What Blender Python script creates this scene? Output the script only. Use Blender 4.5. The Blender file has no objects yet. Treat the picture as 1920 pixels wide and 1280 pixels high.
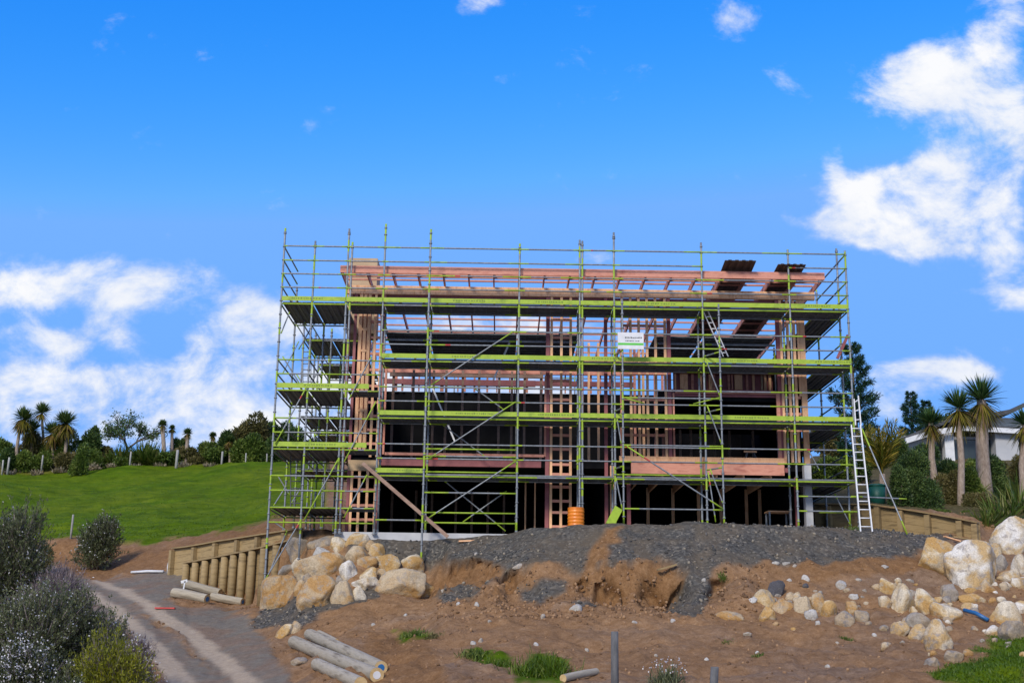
import bpy, math, random
import numpy as np
from mathutils import Vector
random.seed(7); RNG = np.random.default_rng(11)
scene = bpy.context.scene
col = scene.collection
rad = math.radians

# ------------------------------------------------------------------ camera
FPX, PITCH, ROLL, YAW, DIST, CZ = 2336.0179, .2364, .0136, .0061, 42.59, -3.6203
cy_, sy_, cp_, sp_ = math.cos(YAW), math.sin(YAW), math.cos(PITCH), math.sin(PITCH)
FW = np.array([sy_*cp_, cy_*cp_, sp_]); RT = np.array([cy_, -sy_, 0.]); UP = np.cross(RT, FW)
cr_, sr_ = math.cos(ROLL), math.sin(ROLL)
RT, UP = cr_*RT+sr_*UP, -sr_*RT+cr_*UP
CAM = np.array([0, -DIST, CZ])
def ray(px, py): return FW*FPX+RT*(px-960)+UP*(640-py)
def at(px, py, Y):
    d = ray(px, py); t = (Y+DIST)/d[1]
    return CAM+d*t
def proj(P):
    d = np.asarray(P, float)-CAM; w = d@FW
    return 960+FPX*(d@RT)/w, 640-FPX*(d@UP)/w
def zp(px, py, Y): return at(px, py, Y)[2]
def pm(Y): return FPX/((Y+DIST)*1.0)          # picture units per metre at that depth

# ------------------------------------------------------------------ helpers
OFF = {}
def props(o, label=None, cat=None, group=None, kind=None):
    for k, v in (('label', label), ('category', cat), ('group', group), ('kind', kind)):
        if v: o[k] = v
    return o
def empty(name, loc, label, cat, group=None):
    o = bpy.data.objects.new(name, None); col.objects.link(o)
    o.location = loc; OFF[o.name] = np.array(loc, float)
    return props(o, label, cat, group)
def link(name, me, mats, parent=None, smooth=False):
    for m in (mats if isinstance(mats, (list, tuple)) else [mats]): me.materials.append(m)
    if smooth: me.polygons.foreach_set('use_smooth', [True]*len(me.polygons))
    o = bpy.data.objects.new(name, me); col.objects.link(o)
    if parent is not None:
        o.parent = parent; OFF[o.name] = OFF[parent.name]
    else: OFF[o.name] = np.zeros(3)
    return o
class MB:
    def __init__(s): s.v = []; s.f = []; s.m = []
    def quadbox(s, P, mi=0):
        b = len(s.v); s.v += [tuple(p) for p in P]
        for q in ((0,3,2,1),(4,5,6,7),(0,1,5,4),(1,2,6,5),(2,3,7,6),(3,0,4,7)):
            s.f.append(tuple(b+i for i in q)); s.m.append(mi)
    def box(s, x0, x1, y0, y1, z0, z1, mi=0):
        s.quadbox([(x0,y0,z0),(x1,y0,z0),(x1,y1,z0),(x0,y1,z0),(x0,y0,z1),(x1,y0,z1),(x1,y1,z1),(x0,y1,z1)], mi)
    def bar(s, p0, p1, w, h, mi=0, up=(0,0,1)):
        p0, p1 = np.array(p0, float), np.array(p1, float); d = p1-p0; d = d/np.linalg.norm(d)
        u = np.array(up, float)
        if abs(d@u) > .95: u = np.array([0,1.,0]) if abs(d[1]) < .9 else np.array([1.,0,0])
        a = np.cross(d, u); a /= np.linalg.norm(a); b = np.cross(a, d)
        c = [(-1,-1),(1,-1),(1,1),(-1,1)]
        s.quadbox([p0+a*w/2*i+b*h/2*j for i, j in c]+[p1+a*w/2*i+b*h/2*j for i, j in c], mi)
    def tube(s, pts, rs, n=8, mi=0, cap=True, mis=None):
        pts = [np.array(p, float) for p in pts]
        if not isinstance(rs, (list, tuple)): rs = [rs]*len(pts)
        base = len(s.v); N = len(pts)
        for i, p in enumerate(pts):
            d = pts[min(i+1, N-1)]-pts[max(i-1, 0)]; d = d/(np.linalg.norm(d)+1e-9)
            u = np.array([0,0,1.]) if abs(d[2]) < .9 else np.array([1.,0,0])
            a = np.cross(d, u); a /= np.linalg.norm(a); b = np.cross(a, d)
            for k in range(n):
                t = 2*math.pi*k/n; s.v.append(tuple(p+rs[i]*(a*math.cos(t)+b*math.sin(t))))
        for i in range(N-1):
            for k in range(n):
                k2 = (k+1) % n
                s.f.append((base+i*n+k, base+(i+1)*n+k, base+(i+1)*n+k2, base+i*n+k2)); s.m.append(mis[i] if mis else mi)
        if cap:
            s.f.append(tuple(base+k for k in range(n))); s.m.append(mis[0] if mis else mi)
            s.f.append(tuple(base+(N-1)*n+k for k in range(n-1, -1, -1))); s.m.append(mis[-1] if mis else mi)
    def build(s, name, mats, parent=None, smooth=False):
        o = OFF[parent.name] if parent is not None else np.zeros(3)
        me = bpy.data.meshes.new(name)
        me.from_pydata([tuple(np.array(p)-o) for p in s.v], [], s.f)
        me.polygons.foreach_set('material_index', s.m); me.update()
        return link(name, me, mats, parent, smooth)
def mesh_np(name, V, F, mats, parent=None, smooth=False, rnd=None, mi=None):
    """V (n,3) world coordinates, F (m,k) with k = 3 or 4"""
    o = OFF[parent.name] if parent is not None else np.zeros(3)
    V = (np.asarray(V)-o).astype(np.float32); F = np.asarray(F, np.int32); k = F.shape[1]
    me = bpy.data.meshes.new(name)
    me.vertices.add(len(V)); me.vertices.foreach_set('co', V.ravel())
    me.loops.add(F.size); me.loops.foreach_set('vertex_index', F.ravel())
    me.polygons.add(len(F)); me.polygons.foreach_set('loop_start', np.arange(0, F.size, k, dtype=np.int32))
    if mi is not None: me.polygons.foreach_set('material_index', np.asarray(mi, np.int32))
    me.update(calc_edges=True)
    if rnd is not None:
        a = me.attributes.new('rnd', 'FLOAT', 'FACE'); a.data.foreach_set('value', np.asarray(rnd, np.float32))
    return link(name, me, mats, parent, smooth)

# ---- value noise
def _h(ix, iy, iz=0, seed=0):
    n = (ix*374761393+iy*668265263+iz*2147483647+seed*1274126177) & 0xffffffff
    n = ((n ^ (n >> 13))*1274126177) & 0xffffffff
    return ((n ^ (n >> 16)) & 0xffff)/65535.
def vn3(P, seed=0):
    P = np.asarray(P, float); i = np.floor(P).astype(np.int64); f = P-i; f = f*f*(3-2*f); r = 0
    for dx in (0, 1):
        for dy in (0, 1):
            for dz in (0, 1):
                w = (f[..., 0] if dx else 1-f[..., 0])*(f[..., 1] if dy else 1-f[..., 1])*(f[..., 2] if dz else 1-f[..., 2])
                r = r+w*_h(i[..., 0]+dx, i[..., 1]+dy, i[..., 2]+dz, seed)
    return r*2-1
def fbm(P, oct=4, seed=0, gain=.5):
    P = np.asarray(P, float); s = 0; a = 1
    for o in range(oct): s = s+a*vn3(P*2**o+o*17.3, seed+o); a *= gain
    return s
def fbm2(x, y, sc, oct=4, seed=0): return fbm(np.stack([x*sc, y*sc, np.zeros_like(x)+.37], -1), oct, seed)

# ------------------------------------------------------------------ materials
def newmat(name):
    m = bpy.data.materials.new(name); m.use_nodes = True
    nt = m.node_tree; b = nt.nodes['Principled BSDF']; return m, nt, b
def N(nt, t, **kw):
    n = nt.nodes.new(t)
    for k, v in kw.items():
        if k in n.inputs: n.inputs[k].default_value = v
        else: setattr(n, k, v)
    return n
def ramp(nt, fac, stops):
    r = nt.nodes.new('ShaderNodeValToRGB'); e = r.color_ramp.elements
    while len(e) < len(stops): e.new(.5)
    for i, (p, c) in enumerate(stops): e[i].position = p; e[i].color = (*c, 1)
    nt.links.new(fac, r.inputs[0]); return r.outputs[0]
def noise(nt, vec, scale, detail=5, rough=.55, dist=0):
    n = N(nt, 'ShaderNodeTexNoise', Scale=scale, Detail=detail, Roughness=rough, Distortion=dist)
    nt.links.new(vec, n.inputs['Vector']); return n.outputs['Fac']
def mix(nt, fac, a, b, typ='MIX'):
    m = nt.nodes.new('ShaderNodeMix'); m.data_type = 'RGBA'; m.blend_type = typ
    for s, v in ((m.inputs[0], fac), (m.inputs[6], a), (m.inputs[7], b)):
        if isinstance(v, (int, float)): s.default_value = v
        elif isinstance(v, tuple): s.default_value = (*v, 1)
        else: nt.links.new(v, s)
    return m.outputs[2]
def math_(nt, op, a, b=None, c=None, clamp=False):
    m = nt.nodes.new('ShaderNodeMath'); m.operation = op; m.use_clamp = clamp
    for s, v in zip(m.inputs, (a, b, c)):
        if v is None: continue
        if isinstance(v, (int, float)): s.default_value = v
        else: nt.links.new(v, s)
    return m.outputs[0]
def coords(nt, kind='Object', scale=None):
    t = nt.nodes.new('ShaderNodeTexCoord'); o = t.outputs[kind]
    if scale:
        mp = nt.nodes.new('ShaderNodeMapping'); mp.inputs['Scale'].default_value = scale
        nt.links.new(o, mp.inputs['Vector']); o = mp.outputs[0]
    return o
def bump(nt, b, h, strength=.4, dist=.03):
    bp = N(nt, 'ShaderNodeBump', Strength=strength, Distance=dist)
    nt.links.new(h, bp.inputs['Height']); nt.links.new(bp.outputs[0], b.inputs['Normal'])
def mat(name, c1, c2, scale=4, rough=.7, metal=0, stretch=None, bstr=.25, bdist=.01, c3=None, objrand=.0):
    m, nt, b = newmat(name); v = coords(nt, 'Object', stretch)
    n = noise(nt, v, scale, 6, .6)
    st = [(.3, c1), (.7, c2)] if c3 is None else [(.28, c1), (.5, c2), (.72, c3)]
    c = ramp(nt, n, st)
    if objrand:
        oi = nt.nodes.new('ShaderNodeObjectInfo')
        k = math_(nt, 'MULTIPLY_ADD', oi.outputs['Random'], objrand*2, 1-objrand)
        hs = N(nt, 'ShaderNodeHueSaturation'); nt.links.new(k, hs.inputs['Value']); nt.links.new(c, hs.inputs['Color']); c = hs.outputs[0]
    nt.links.new(c, b.inputs['Base Color'])
    b.inputs['Roughness'].default_value = rough; b.inputs['Metallic'].default_value = metal
    if bstr: bump(nt, b, noise(nt, v, scale*4, 4, .6), bstr, bdist)
    return m
def leafmat(name, cols, trans=.25, rough=.5):
    m, nt, b = newmat(name)
    a = N(nt, 'ShaderNodeAttribute', attribute_name='rnd'); k = len(cols)
    c = ramp(nt, a.outputs['Fac'], [((i+.5)/k, cc) for i, cc in enumerate(cols)])
    nt.links.new(c, b.inputs['Base Color']); b.inputs['Roughness'].default_value = rough
    b.inputs['Specular IOR Level'].default_value = .3
    if trans:
        t = nt.nodes.new('ShaderNodeBsdfTranslucent'); nt.links.new(c, t.inputs['Color'])
        ms = nt.nodes.new('ShaderNodeMixShader'); ms.inputs[0].default_value = trans
        nt.links.new(b.outputs[0], ms.inputs[1]); nt.links.new(t.outputs[0], ms.inputs[2])
        nt.links.new(ms.outputs[0], nt.nodes['Material Output'].inputs['Surface'])
    return m
M = {}
M['galv'] = mat('galvanised_steel', (.15,.165,.18), (.29,.31,.33), 9, .5, .4, bstr=.1)
M['lime'] = mat('lime_paint', (.15,.235,.014), (.32,.44,.028), 2.2, .6, bstr=.15, c3=(.245,.36,.018))
M['limetube'] = mat('lime_tube_paint', (.14,.235,.014), (.30,.43,.025), 4, .55, bstr=.15, c3=(.22,.34,.018))
M['darkgalv'] = mat('deck_steel', (.10,.11,.12), (.20,.21,.22), 5, .6, .4, bstr=.2)
M['timber'] = mat('framing_timber', (.56,.265,.125), (.80,.47,.26), 2.2, .75, stretch=(3,3,1), objrand=.16, c3=(.70,.365,.19))
M['pinktimber'] = mat('treated_timber', (.40,.135,.095), (.60,.27,.19), 2.0, .75, stretch=(1,3,3), objrand=.14, c3=(.50,.195,.135))
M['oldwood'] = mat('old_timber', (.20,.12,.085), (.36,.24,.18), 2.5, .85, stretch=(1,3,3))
M['ply'] = mat('plywood', (.40,.27,.15), (.56,.41,.25), 1.2, .8, stretch=(1,1,3), objrand=.1)
M['steelred'] = mat('primed_steel', (.20,.05,.055), (.31,.09,.09), 3, .55, bstr=.1)
M['shadeblack'] = mat('interior_shade_black', (.006,.006,.007), (.014,.014,.015), 1.5, .85)  # near-black colour stands in for the shade inside the house
M['shadeblack'].node_tree.nodes['Principled BSDF'].inputs['Specular IOR Level'].default_value = .02
M['bark'] = mat('weathered_roof_sheet', (.05,.032,.024), (.13,.085,.06), 2, .8, stretch=(6,1,1))
M['concrete'] = mat('concrete', (.36,.36,.37), (.52,.52,.53), 1.2, .9, bstr=.3)
M['wallwood'] = mat('pale_treated_pine', (.13,.088,.04), (.31,.22,.105), 1.3, .85, stretch=(1,1,5), objrand=.16, c3=(.225,.155,.068))
M['log'] = mat('grey_log', (.13,.10,.065), (.38,.33,.25), 2.2, .9, stretch=(.45,4,4), c3=(.24,.205,.15), bstr=.3, objrand=.1)
M['logend'] = mat('log_end', (.42,.28,.12), (.58,.42,.22), 9, .85)
M['grey_wood'] = mat('grey_wood', (.05,.052,.056), (.15,.15,.155), 3, .85, stretch=(3,3,1), bstr=.5)
M['alu'] = mat('aluminium', (.60,.61,.63), (.74,.74,.75), 6, .5, .0, bstr=.05)
M['white'] = mat('white_paint', (.55,.56,.58), (.70,.70,.71), 4, .6, bstr=.1)
M['orange'] = mat('orange_plastic', (.62,.15,.006), (.78,.24,.015), 4, .4, bstr=.08)
M['bluep'] = mat('blue_plastic', (.012,.09,.24), (.022,.14,.36), 3, .4, bstr=.05)
M['redp'] = mat('red_paint', (.38,.03,.03), (.55,.06,.05), 4, .5)
M['greenp'] = mat('dark_green_plastic', (.005,.075,.06), (.012,.12,.095), 3, .5)
M['signgreen'] = mat('sign_green', (.06,.42,.03), (.09,.52,.05), 3, .5)
M['faded_ink'] = mat('faded_ink', (.10,.15,.02), (.22,.32,.03), 8, .7)
M['ink'] = mat('dark_ink', (.05,.055,.06), (.09,.10,.10), 8, .7)
M['render'] = mat('pale_render', (.36,.37,.40), (.47,.47,.48), 1, .85)
M['cream'] = mat('cream_render', (.52,.50,.45), (.60,.58,.53), 1, .85)
M['roofdark'] = mat('dark_roofing', (.035,.036,.04), (.07,.07,.075), 2, .6)
M['glass'] = mat('window_glass', (.02,.03,.035), (.04,.055,.06), 1, .08, bstr=0)
M['trunk'] = mat('cabbage_trunk', (.20,.145,.11), (.40,.32,.26), 5, .95, stretch=(3,3,1), bstr=.8, bdist=.03)
M['barktree'] = mat('dark_bark', (.06,.045,.035), (.16,.12,.09), 5, .95, stretch=(3,3,1), bstr=.7)
M['paletrunk'] = mat('pale_bark', (.22,.20,.19), (.40,.38,.36), 5, .95, stretch=(3,3,1), bstr=.5)
M['post'] = mat('weathered_post', (.22,.21,.20), (.38,.37,.35), 4, .9, stretch=(3,3,1), objrand=.15)
L = {}
L['cab'] = leafmat('cabbage_leaf', [(.015,.042,.012), (.035,.085,.022), (.06,.125,.03), (.11,.16,.045)])
L['cabfar'] = leafmat('far_cabbage_leaf', [(.03,.06,.016), (.055,.10,.024), (.09,.14,.03), (.14,.17,.045)])
L['cabdry'] = leafmat('cabbage_dry_leaf', [(0.080,0.075,0.008), (0.160,0.143,0.014), (0.240,0.195,0.028), (0.208,0.128,0.049)])
L['dark'] = leafmat('dark_leaf', [(0.024,0.049,0.014), (0.048,0.090,0.024), (0.086,0.143,0.035), (0.147,0.194,0.053)])
L['mid'] = leafmat('mid_leaf', [(0.039,0.069,0.011), (0.079,0.127,0.020), (0.132,0.191,0.031), (0.198,0.231,0.050)])
L['olive'] = leafmat('olive_leaf', [(0.065,0.062,0.018), (0.117,0.110,0.033), (0.182,0.156,0.055), (0.234,0.188,0.083)])
L['flax'] = leafmat('flax_leaf', [(.03,.06,.01), (.07,.12,.018), (.13,.18,.03), (.22,.21,.06)])
L['pine'] = leafmat('pine_needle', [(0.007,0.026,0.016), (0.013,0.046,0.026), (0.022,0.066,0.032), (0.039,0.084,0.038)], .1)
L['yellow'] = leafmat('yellow_green_leaf', [(0.098,0.115,0.006), (0.167,0.178,0.010), (0.244,0.251,0.016), (0.313,0.303,0.028)])
L['manuka'] = leafmat('manuka_leaf', [(0.040,0.051,0.018), (0.074,0.089,0.035), (0.119,0.135,0.060), (0.178,0.194,0.095)])
L['lilac'] = leafmat('lilac_twig', [(0.097,0.076,0.076), (0.151,0.117,0.119), (0.216,0.167,0.171), (0.292,0.234,0.238)])
L['bloom'] = leafmat('pale_bloom', [(0.375,0.362,0.396), (0.500,0.481,0.516), (0.625,0.606,0.636), (0.750,0.737,0.744)], .15)
L['dry'] = leafmat('dry_stalk', [(.20,.15,.09), (.30,.24,.15), (.38,.32,.22), (.45,.40,.30)])
L['palm'] = leafmat('palm_leaf', [(.07,.09,.01), (.14,.15,.016), (.22,.20,.02), (.32,.22,.03)])
L['grass'] = leafmat('grass_blade', [(.045,.088,.004), (.064,.122,.004), (.086,.15,.006), (.13,.17,.016)])
L['stone'] = leafmat('gravel_stone', [(0.051,0.049,0.047), (0.081,0.078,0.074), (0.119,0.112,0.102), (0.255,0.217,0.166)], 0, .9)
L['clod'] = leafmat('soil_clod', [(0.117,0.065,0.034), (0.187,0.107,0.056), (0.246,0.142,0.078), (0.316,0.189,0.101)], 0, .95)

def rockmat(name, a, b_, c, g):
    m, nt, b = newmat(name); v = coords(nt, 'Object')
    oi = nt.nodes.new('ShaderNodeObjectInfo'); va = nt.nodes.new('ShaderNodeVectorMath'); va.operation = 'ADD'
    sc = nt.nodes.new('ShaderNodeVectorMath'); sc.operation = 'SCALE'; sc.inputs[0].default_value = (17, 31, 23); nt.links.new(oi.outputs['Random'], sc.inputs['Scale'])
    nt.links.new(v, va.inputs[0]); nt.links.new(sc.outputs[0], va.inputs[1]); v = va.outputs[0]
    n1 = noise(nt, v, 1.05, 6, .55, .9); n2 = noise(nt, v, 4.5, 8, .65, .3); n3 = noise(nt, v, 22, 6, .65)
    c1 = ramp(nt, n1, [(.40, a), (.49, b_), (.56, c)])
    c2 = mix(nt, ramp(nt, n2, [(.52, (0,0,0)), (.62, (.85,.85,.85))]), c1, g)
    c3 = mix(nt, .7, c2, ramp(nt, n3, [(.3, (.45,.42,.38)), (.6, (1,1,1))]), 'MULTIPLY')
    nt.links.new(c3, b.inputs['Base Color']); b.inputs['Roughness'].default_value = .9
    bump(nt, b, math_(nt, 'ADD', n2, n3), .55, .05); return m
M['rock_tan'] = rockmat('sandstone_tan', (.50,.40,.27), (.45,.32,.18), (.42,.24,.085), (.33,.285,.235))
M['rock_pale'] = rockmat('sandstone_pale', (.70,.66,.60), (.58,.50,.38), (.49,.33,.15), (.33,.29,.26))
M['rock_ochre'] = rockmat('sandstone_ochre', (.66,.58,.45), (.54,.39,.20), (.46,.275,.095), (.42,.36,.28))
M['rock_grey'] = rockmat('stone_grey', (.36,.32,.27), (.30,.255,.21), (.38,.29,.19), (.22,.20,.19))
M['rock_blue'] = rockmat('stone_dark', (.05,.05,.06), (.08,.078,.09), (.06,.058,.065), (.12,.11,.11))
M['rock_white'] = rockmat('stone_white', (.52,.50,.47), (.45,.43,.40), (.40,.35,.29), (.32,.30,.29))

# ------------------------------------------------------------------ terrain
_u0 = lambda Y: at(0, 1150, max(Y, -17.6))[0]
_u1 = lambda Y: at(1920, 1150, max(Y, -17.6))[0]
def u_to_x(u, Y): a, b = _u0(Y), _u1(Y); return a+(b-a)*u/1920
def x_to_u(x, Y): a, b = _u0(Y), _u1(Y); return (x-a)/(b-a)*1920
COLS = []
def C(u, *k):
    pts = []
    for Y, v in k: pts.append((Y, zp(min(max(u, -60), 1980), v, Y) if v > 100 else v))
    COLS.append((u, pts))
FAR = [(66.5, 12.0), (80, 11.5), (140, 9), (500, 9)]
lf = [(74, 12.9), (90, 12.6), (140, 9), (500, 8)]
for u in (-2600, -500): C(u, (-46,-6.8), (-30,-6.6), (-18,-5.6), (-10,-4.6), (4,-1.9), (14,.4), (17,1.5), (40,6), (66,10.5), *lf)
C(0, (-46,-6.8), (-30,-6.6), (-18,-5.8), (-10,1275), (4,1130), (9,1085), (14,1052), (15.6,1040), (16.8,1012), (40,935), (62,886), (66,881), *lf)
C(110, (-46,-6.8), (-30,-6.6), (-18,-5.8), (-10,1282), (2,1140), (8,1090), (12,1064), (14.4,1046), (15.4,1010), (40,938), (62,884), (66,878), *lf)
C(200, (-46,-6.8), (-30,-6.6), (-18,-5.9), (-10,1290), (0,1160), (5,1112), (9,1082), (11.5,1064), (13.2,1046), (15,1020), (20,1003), (40,940), (62,882), (66,875), *lf)
C(305, (-46,-6.8), (-30,-6.6), (-18,-6), (-10,1290), (-2,1180), (3,1118), (7,1086), (8.6,1070), (10,1050), (12,1028), (16,1010), (22,990), (40,936), (62,880), (66,873), *lf)
C(326, (-46,-6.8), (-30,-6.6), (-18,-6), (-10,1290), (-2,1180), (3,1117), (6,1094), (8.1,1074), (8.4,1033), (12,1020), (16,1004), (22,986), (40,935), (62,879), (66,872), *lf)
C(344, (-46,-6.8), (-30,-6.6), (-18,-6), (-10,1289), (-2,1182), (3,1118), (6,1098), (7.5,1074), (7.9,1030), (12,1017), (16,1001), (22,984), (40,934), (62,879), (66,872), *lf)
C(352, (-46,-6.8), (-30,-6.6), (-18,-6), (-10,1288), (-2,1183), (3,1122), (6.3,1105), (6.6,1061), (7.3,1061), (7.65,1028), (12,1016), (18,994), (24,978), (40,934), (62,879), (66,872), *lf)
C(420, (-46,-6.8), (-30,-6.6), (-18,-5.9), (-10,1285), (-3,1190), (1,1147), (4.35,1124), (4.7,1046), (5.5,1046), (5.9,1013), (8,1006), (16,986), (22,972), (40,931), (62,877), (66,871), *lf)
C(490, (-46,-6.7), (-30,-6.4), (-18,-5.7), (-11,1280), (-4,1192), (-.5,1146), (2.3,1136), (2.65,1031), (3.4,1031), (3.8,1002), (8,990), (16,969), (22,956), (40,925), (62,875), (66,870), *lf)
C(530, (-46,-6.6), (-30,-6.2), (-18,-5.5), (-12,1282), (-5,1200), (-2.0,1150), (1.0,1122), (1.35,1022), (2.2,1020), (2.6,1000), (8,985), (16,966), (22,953), (40,922), (62,874), (66,870), *lf)
C(570, (-46,-6.5), (-30,-6.), (-18,-5.3), (-13,1283), (-6,1205), (-3.6,1160), (-2,1122), (-.5,1070), (.8,1015), (3,.25), (9,.6), (16,2.2), (40,7), (62,11.4), *FAR)
C(650, (-46,-6.5), (-30,-6.), (-20,-5.1), (-15,1282), (-6,1185), (-4,1150), (-2.8,1125), (-1,1050), (-.1,1013), (.5,-.12), (14,0), (18,2.5), (40,7), (62,11.4), *FAR)
C(740, (-46,-6.5), (-30,-5.9), (-20,-4.95), (-16,1282), (-8,1198), (-4,1142), (-2.5,1120), (-1.2,1090), (-.5,1045), (-.1,1018), (.4,-.12), (14,0), (17,2), (30,5.5), (62,11.4), *FAR)
C(800, (-46,-6.5), (-30,-5.9), (-20,-4.9), (-17,1282), (-8,1190), (-4,1130), (-1.8,1105), (-.62,1085), (-.3,1052), (-.08,1020), (.4,-.12), (14,0), (17,2), (30,5.5), (62,11.4), *FAR)
def front(u, yt, yf, Yt, Yf, Yc, yc, soft=False):
    zc = zp(u, yc, Yc)
    k = [(-46,-6.5), (-30,-5.8), (-20,-4.8), (-18,1282), (-11,1213), (-7.2,1158)]
    k.append((Yf-.7, min(yf+12, 1152)))
    k += [(Yf, yf), (Yt, yt), (Yc-.25, yc+5), (Yc, yc), (min(Yc+.9, .1), zc*.6), (.4, -.12 if u < 1510 else .05), (14,0), (17,2), (30,5.5), (62,11.4), *FAR]
    C(u, *k)
front(835, 1047, 1086, -1.6, -2.0, -.12, 1016)
front(880, 1044, 1082, -2.2, -2.7, -.3, 1010)
front(925, 1052, 1072, -3.0, -3.7, -.7, 1003)
front(948, 1062, 1112, -3.6, -4.2, -1.1, 999)
front(990, 1062, 1112, -4.1, -4.6, -1.6, 992)
front(1012, 1046, 1122, -3.6, -5.4, -1.8, 989)
front(1050, 1062, 1122, -3.9, -5.4, -2., 986)
front(1085, 1070, 1112, -4.5, -5.1, -2.1, 984)
front(1115, 1056, 1124, -4.6, -5.3, -2.2, 982)
front(1160, 1049, 1124, -4.5, -5.2, -2.2, 980)
front(1205, 1048, 1134, -4.4, -5.3, -2.2, 979)
front(1262, 1048, 1132, -4.5, -5.3, -2.2, 979)
front(1288, 1050, 1112, -4.6, -5.2, -2.2, 979)
front(1308, 1042, 1146, -4., -6.4, -2.2, 979)
front(1330, 1060, 1128, -4.6, -5.8, -2.2, 980)
front(1365, 1056, 1092, -4.6, -5.0, -2.2, 981)
front(1400, 1052, 1086, -4.2, -5.2, -2.3, 983)
C(1460, (-46,-6.5), (-30,-5.8), (-20,-4.8), (-18,1281), (-10,1203), (-6.6,1138), (-4.6,1080), (-3.8,1050), (-2.3,987), (-2.,985), (-1,.1), (.4,-.08), (14,0), (17,2), (30,5.5), (62,11.4), *FAR)
C(1518, (-46,-6.5), (-30,-5.8), (-20,-4.8), (-18,1280), (-10,1205), (-6.4,1130), (-4.4,1070), (-3.6,1048), (-2.1,990), (-1.8,988), (-.6,.2), (4.6,.2), (5.4,.4), (14,.5), (17,2.4), (30,6), (62,11.4), *FAR)
C(1534, (-46,-6.5), (-30,-5.8), (-20,-4.8), (-18,1280), (-10,1205), (-6.3,1128), (-4.2,1066), (-3.5,1048), (-2.1,991), (-1.8,989), (-.6,.2), (6.3,.3), (6.7,1.75), (10,2.3), (16,4), (30,7), (62,12), *FAR)
C(1640, (-46,-6.5), (-30,-5.8), (-20,-4.8), (-18,1278), (-10,1203), (-6.3,1128), (-4,1060), (-3,1038), (-1.3,995), (-.9,992), (1,.35), (4.8,.4), (5.2,1.65), (10,2.3), (16,4), (30,7), (62,12), *FAR)
C(1760, (-46,-6.5), (-30,-5.8), (-20,-4.8), (-18,1275), (-10,1200), (-6,1125), (-3.6,1072), (-2,1034), (-1.6,1026), (-.8,1014), (1,.1), (3.1,.4), (3.5,1.2), (8,1.9), (16,4.2), (30,7), (62,12), *FAR)
C(1838, (-46,-6.5), (-30,-5.8), (-20,-4.8), (-18,1270), (-10,1195), (-6,1130), (-3,1065), (-1.5,1043), (-.8,1033), (0,1022), (1,1014), (1.9,1008), (2.3,990), (8,948), (12,932), (30,7.2), (62,12), *FAR)
C(1860, (-46,-6.5), (-30,-5.8), (-20,-4.8), (-18,1270), (-10,1195), (-6,1130), (-3,1065), (0,1024), (4,996), (8,950), (12,934), (30,7.2), (62,12), *FAR)
C(1960, (-46,-6.4), (-30,-5.7), (-20,-4.7), (-18,1262), (-10,1185), (-6,1125), (-3,1062), (0,1020), (4,990), (8,950), (12,934), (30,7.2), (62,12), *FAR)
for u in (2500, 4600): C(u, (-46,-6.2), (-30,-5.5), (-18,-4.2), (-10,-3), (-3,-.8), (0,0), (8,2), (30,7.2), (62,12), *FAR)

UG = np.concatenate([np.linspace(-2600, -80, 40), np.arange(-60, 1981, 5.), np.linspace(2000, 4600, 40)])
YG = np.concatenate([np.linspace(-46, -21, 26), np.arange(-20.5, -8.2, .22), np.arange(-8.2, .6, .085), np.arange(.7, 9.2, .11), np.arange(9.4, 22, .3), np.arange(22.5, 72, .9), np.linspace(74, 500, 30)])
# columns with the same knots are blended knot by knot, so banks and wall lines run on between them
_n = []
for (ua, ka), (ub, kb) in zip(COLS[:-1], COLS[1:]):
    _n.append((ua, ka))
    if len(ka) == len(kb) and 300 < ua < 1840 and ub-ua > 14:
        q_ = max(2, int((ub-ua)/9))
        for i in range(1, q_):
            t = i/q_; _n.append((ua+(ub-ua)*t, [(a[0]*(1-t)+b[0]*t, a[1]*(1-t)+b[1]*t) for a, b in zip(ka, kb)]))
COLS = _n+[COLS[-1]]
CU = np.array([c[0] for c in COLS], float)
CZ_ = np.stack([np.interp(YG, [p[0] for p in c[1]], [p[1] for p in c[1]]) for c in COLS])      # (ncol, nY)
# light smoothing along Y inside each profile
for _ in range(1): CZ_[:, 1:-1] = .25*CZ_[:, :-2]+.5*CZ_[:, 1:-1]+.25*CZ_[:, 2:]
ZG = np.stack([np.interp(UG, CU, CZ_[:, j]) for j in range(len(YG))], 1)                        # (nU, nY)
XG = np.stack([_u0(Y)+(_u1(Y)-_u0(Y))*UG/1920 for Y in YG], 1)
YY = np.broadcast_to(YG, ZG.shape); UU = np.broadcast_to(UG[:, None], ZG.shape)
# picture position of every ground vertex, used to place the materials' outlines on the ground
P3 = np.stack([XG, YY, ZG], -1); d_ = P3-CAM; w_ = np.maximum(d_@FW, .5)
PX = 960+FPX*(d_@RT)/w_; PY = 640-FPX*(d_@UP)/w_
jx = PX+10*fbm2(XG, YY, .9, 4, 3)+6*fbm2(XG, YY, 4., 3, 5); jy = PY+8*fbm2(XG, YY, 1.1, 4, 8)+4*fbm2(XG, YY, 4., 3, 9)
def inpoly(px, py, poly):
    r = np.zeros(px.shape, bool); n = len(poly)
    for i in range(n):
        x0, y0 = poly[i]; x1, y1 = poly[(i+1) % n]
        if y0 == y1: continue
        c = ((y0 > py) != (y1 > py)) & (px < (x1-x0)*(py-y0)/(y1-y0)+x0); r ^= c
    return r
def region(*polys):
    m = np.zeros(PX.shape, bool)
    for p in polys: m |= inpoly(jx, jy, p)
    return m
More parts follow.
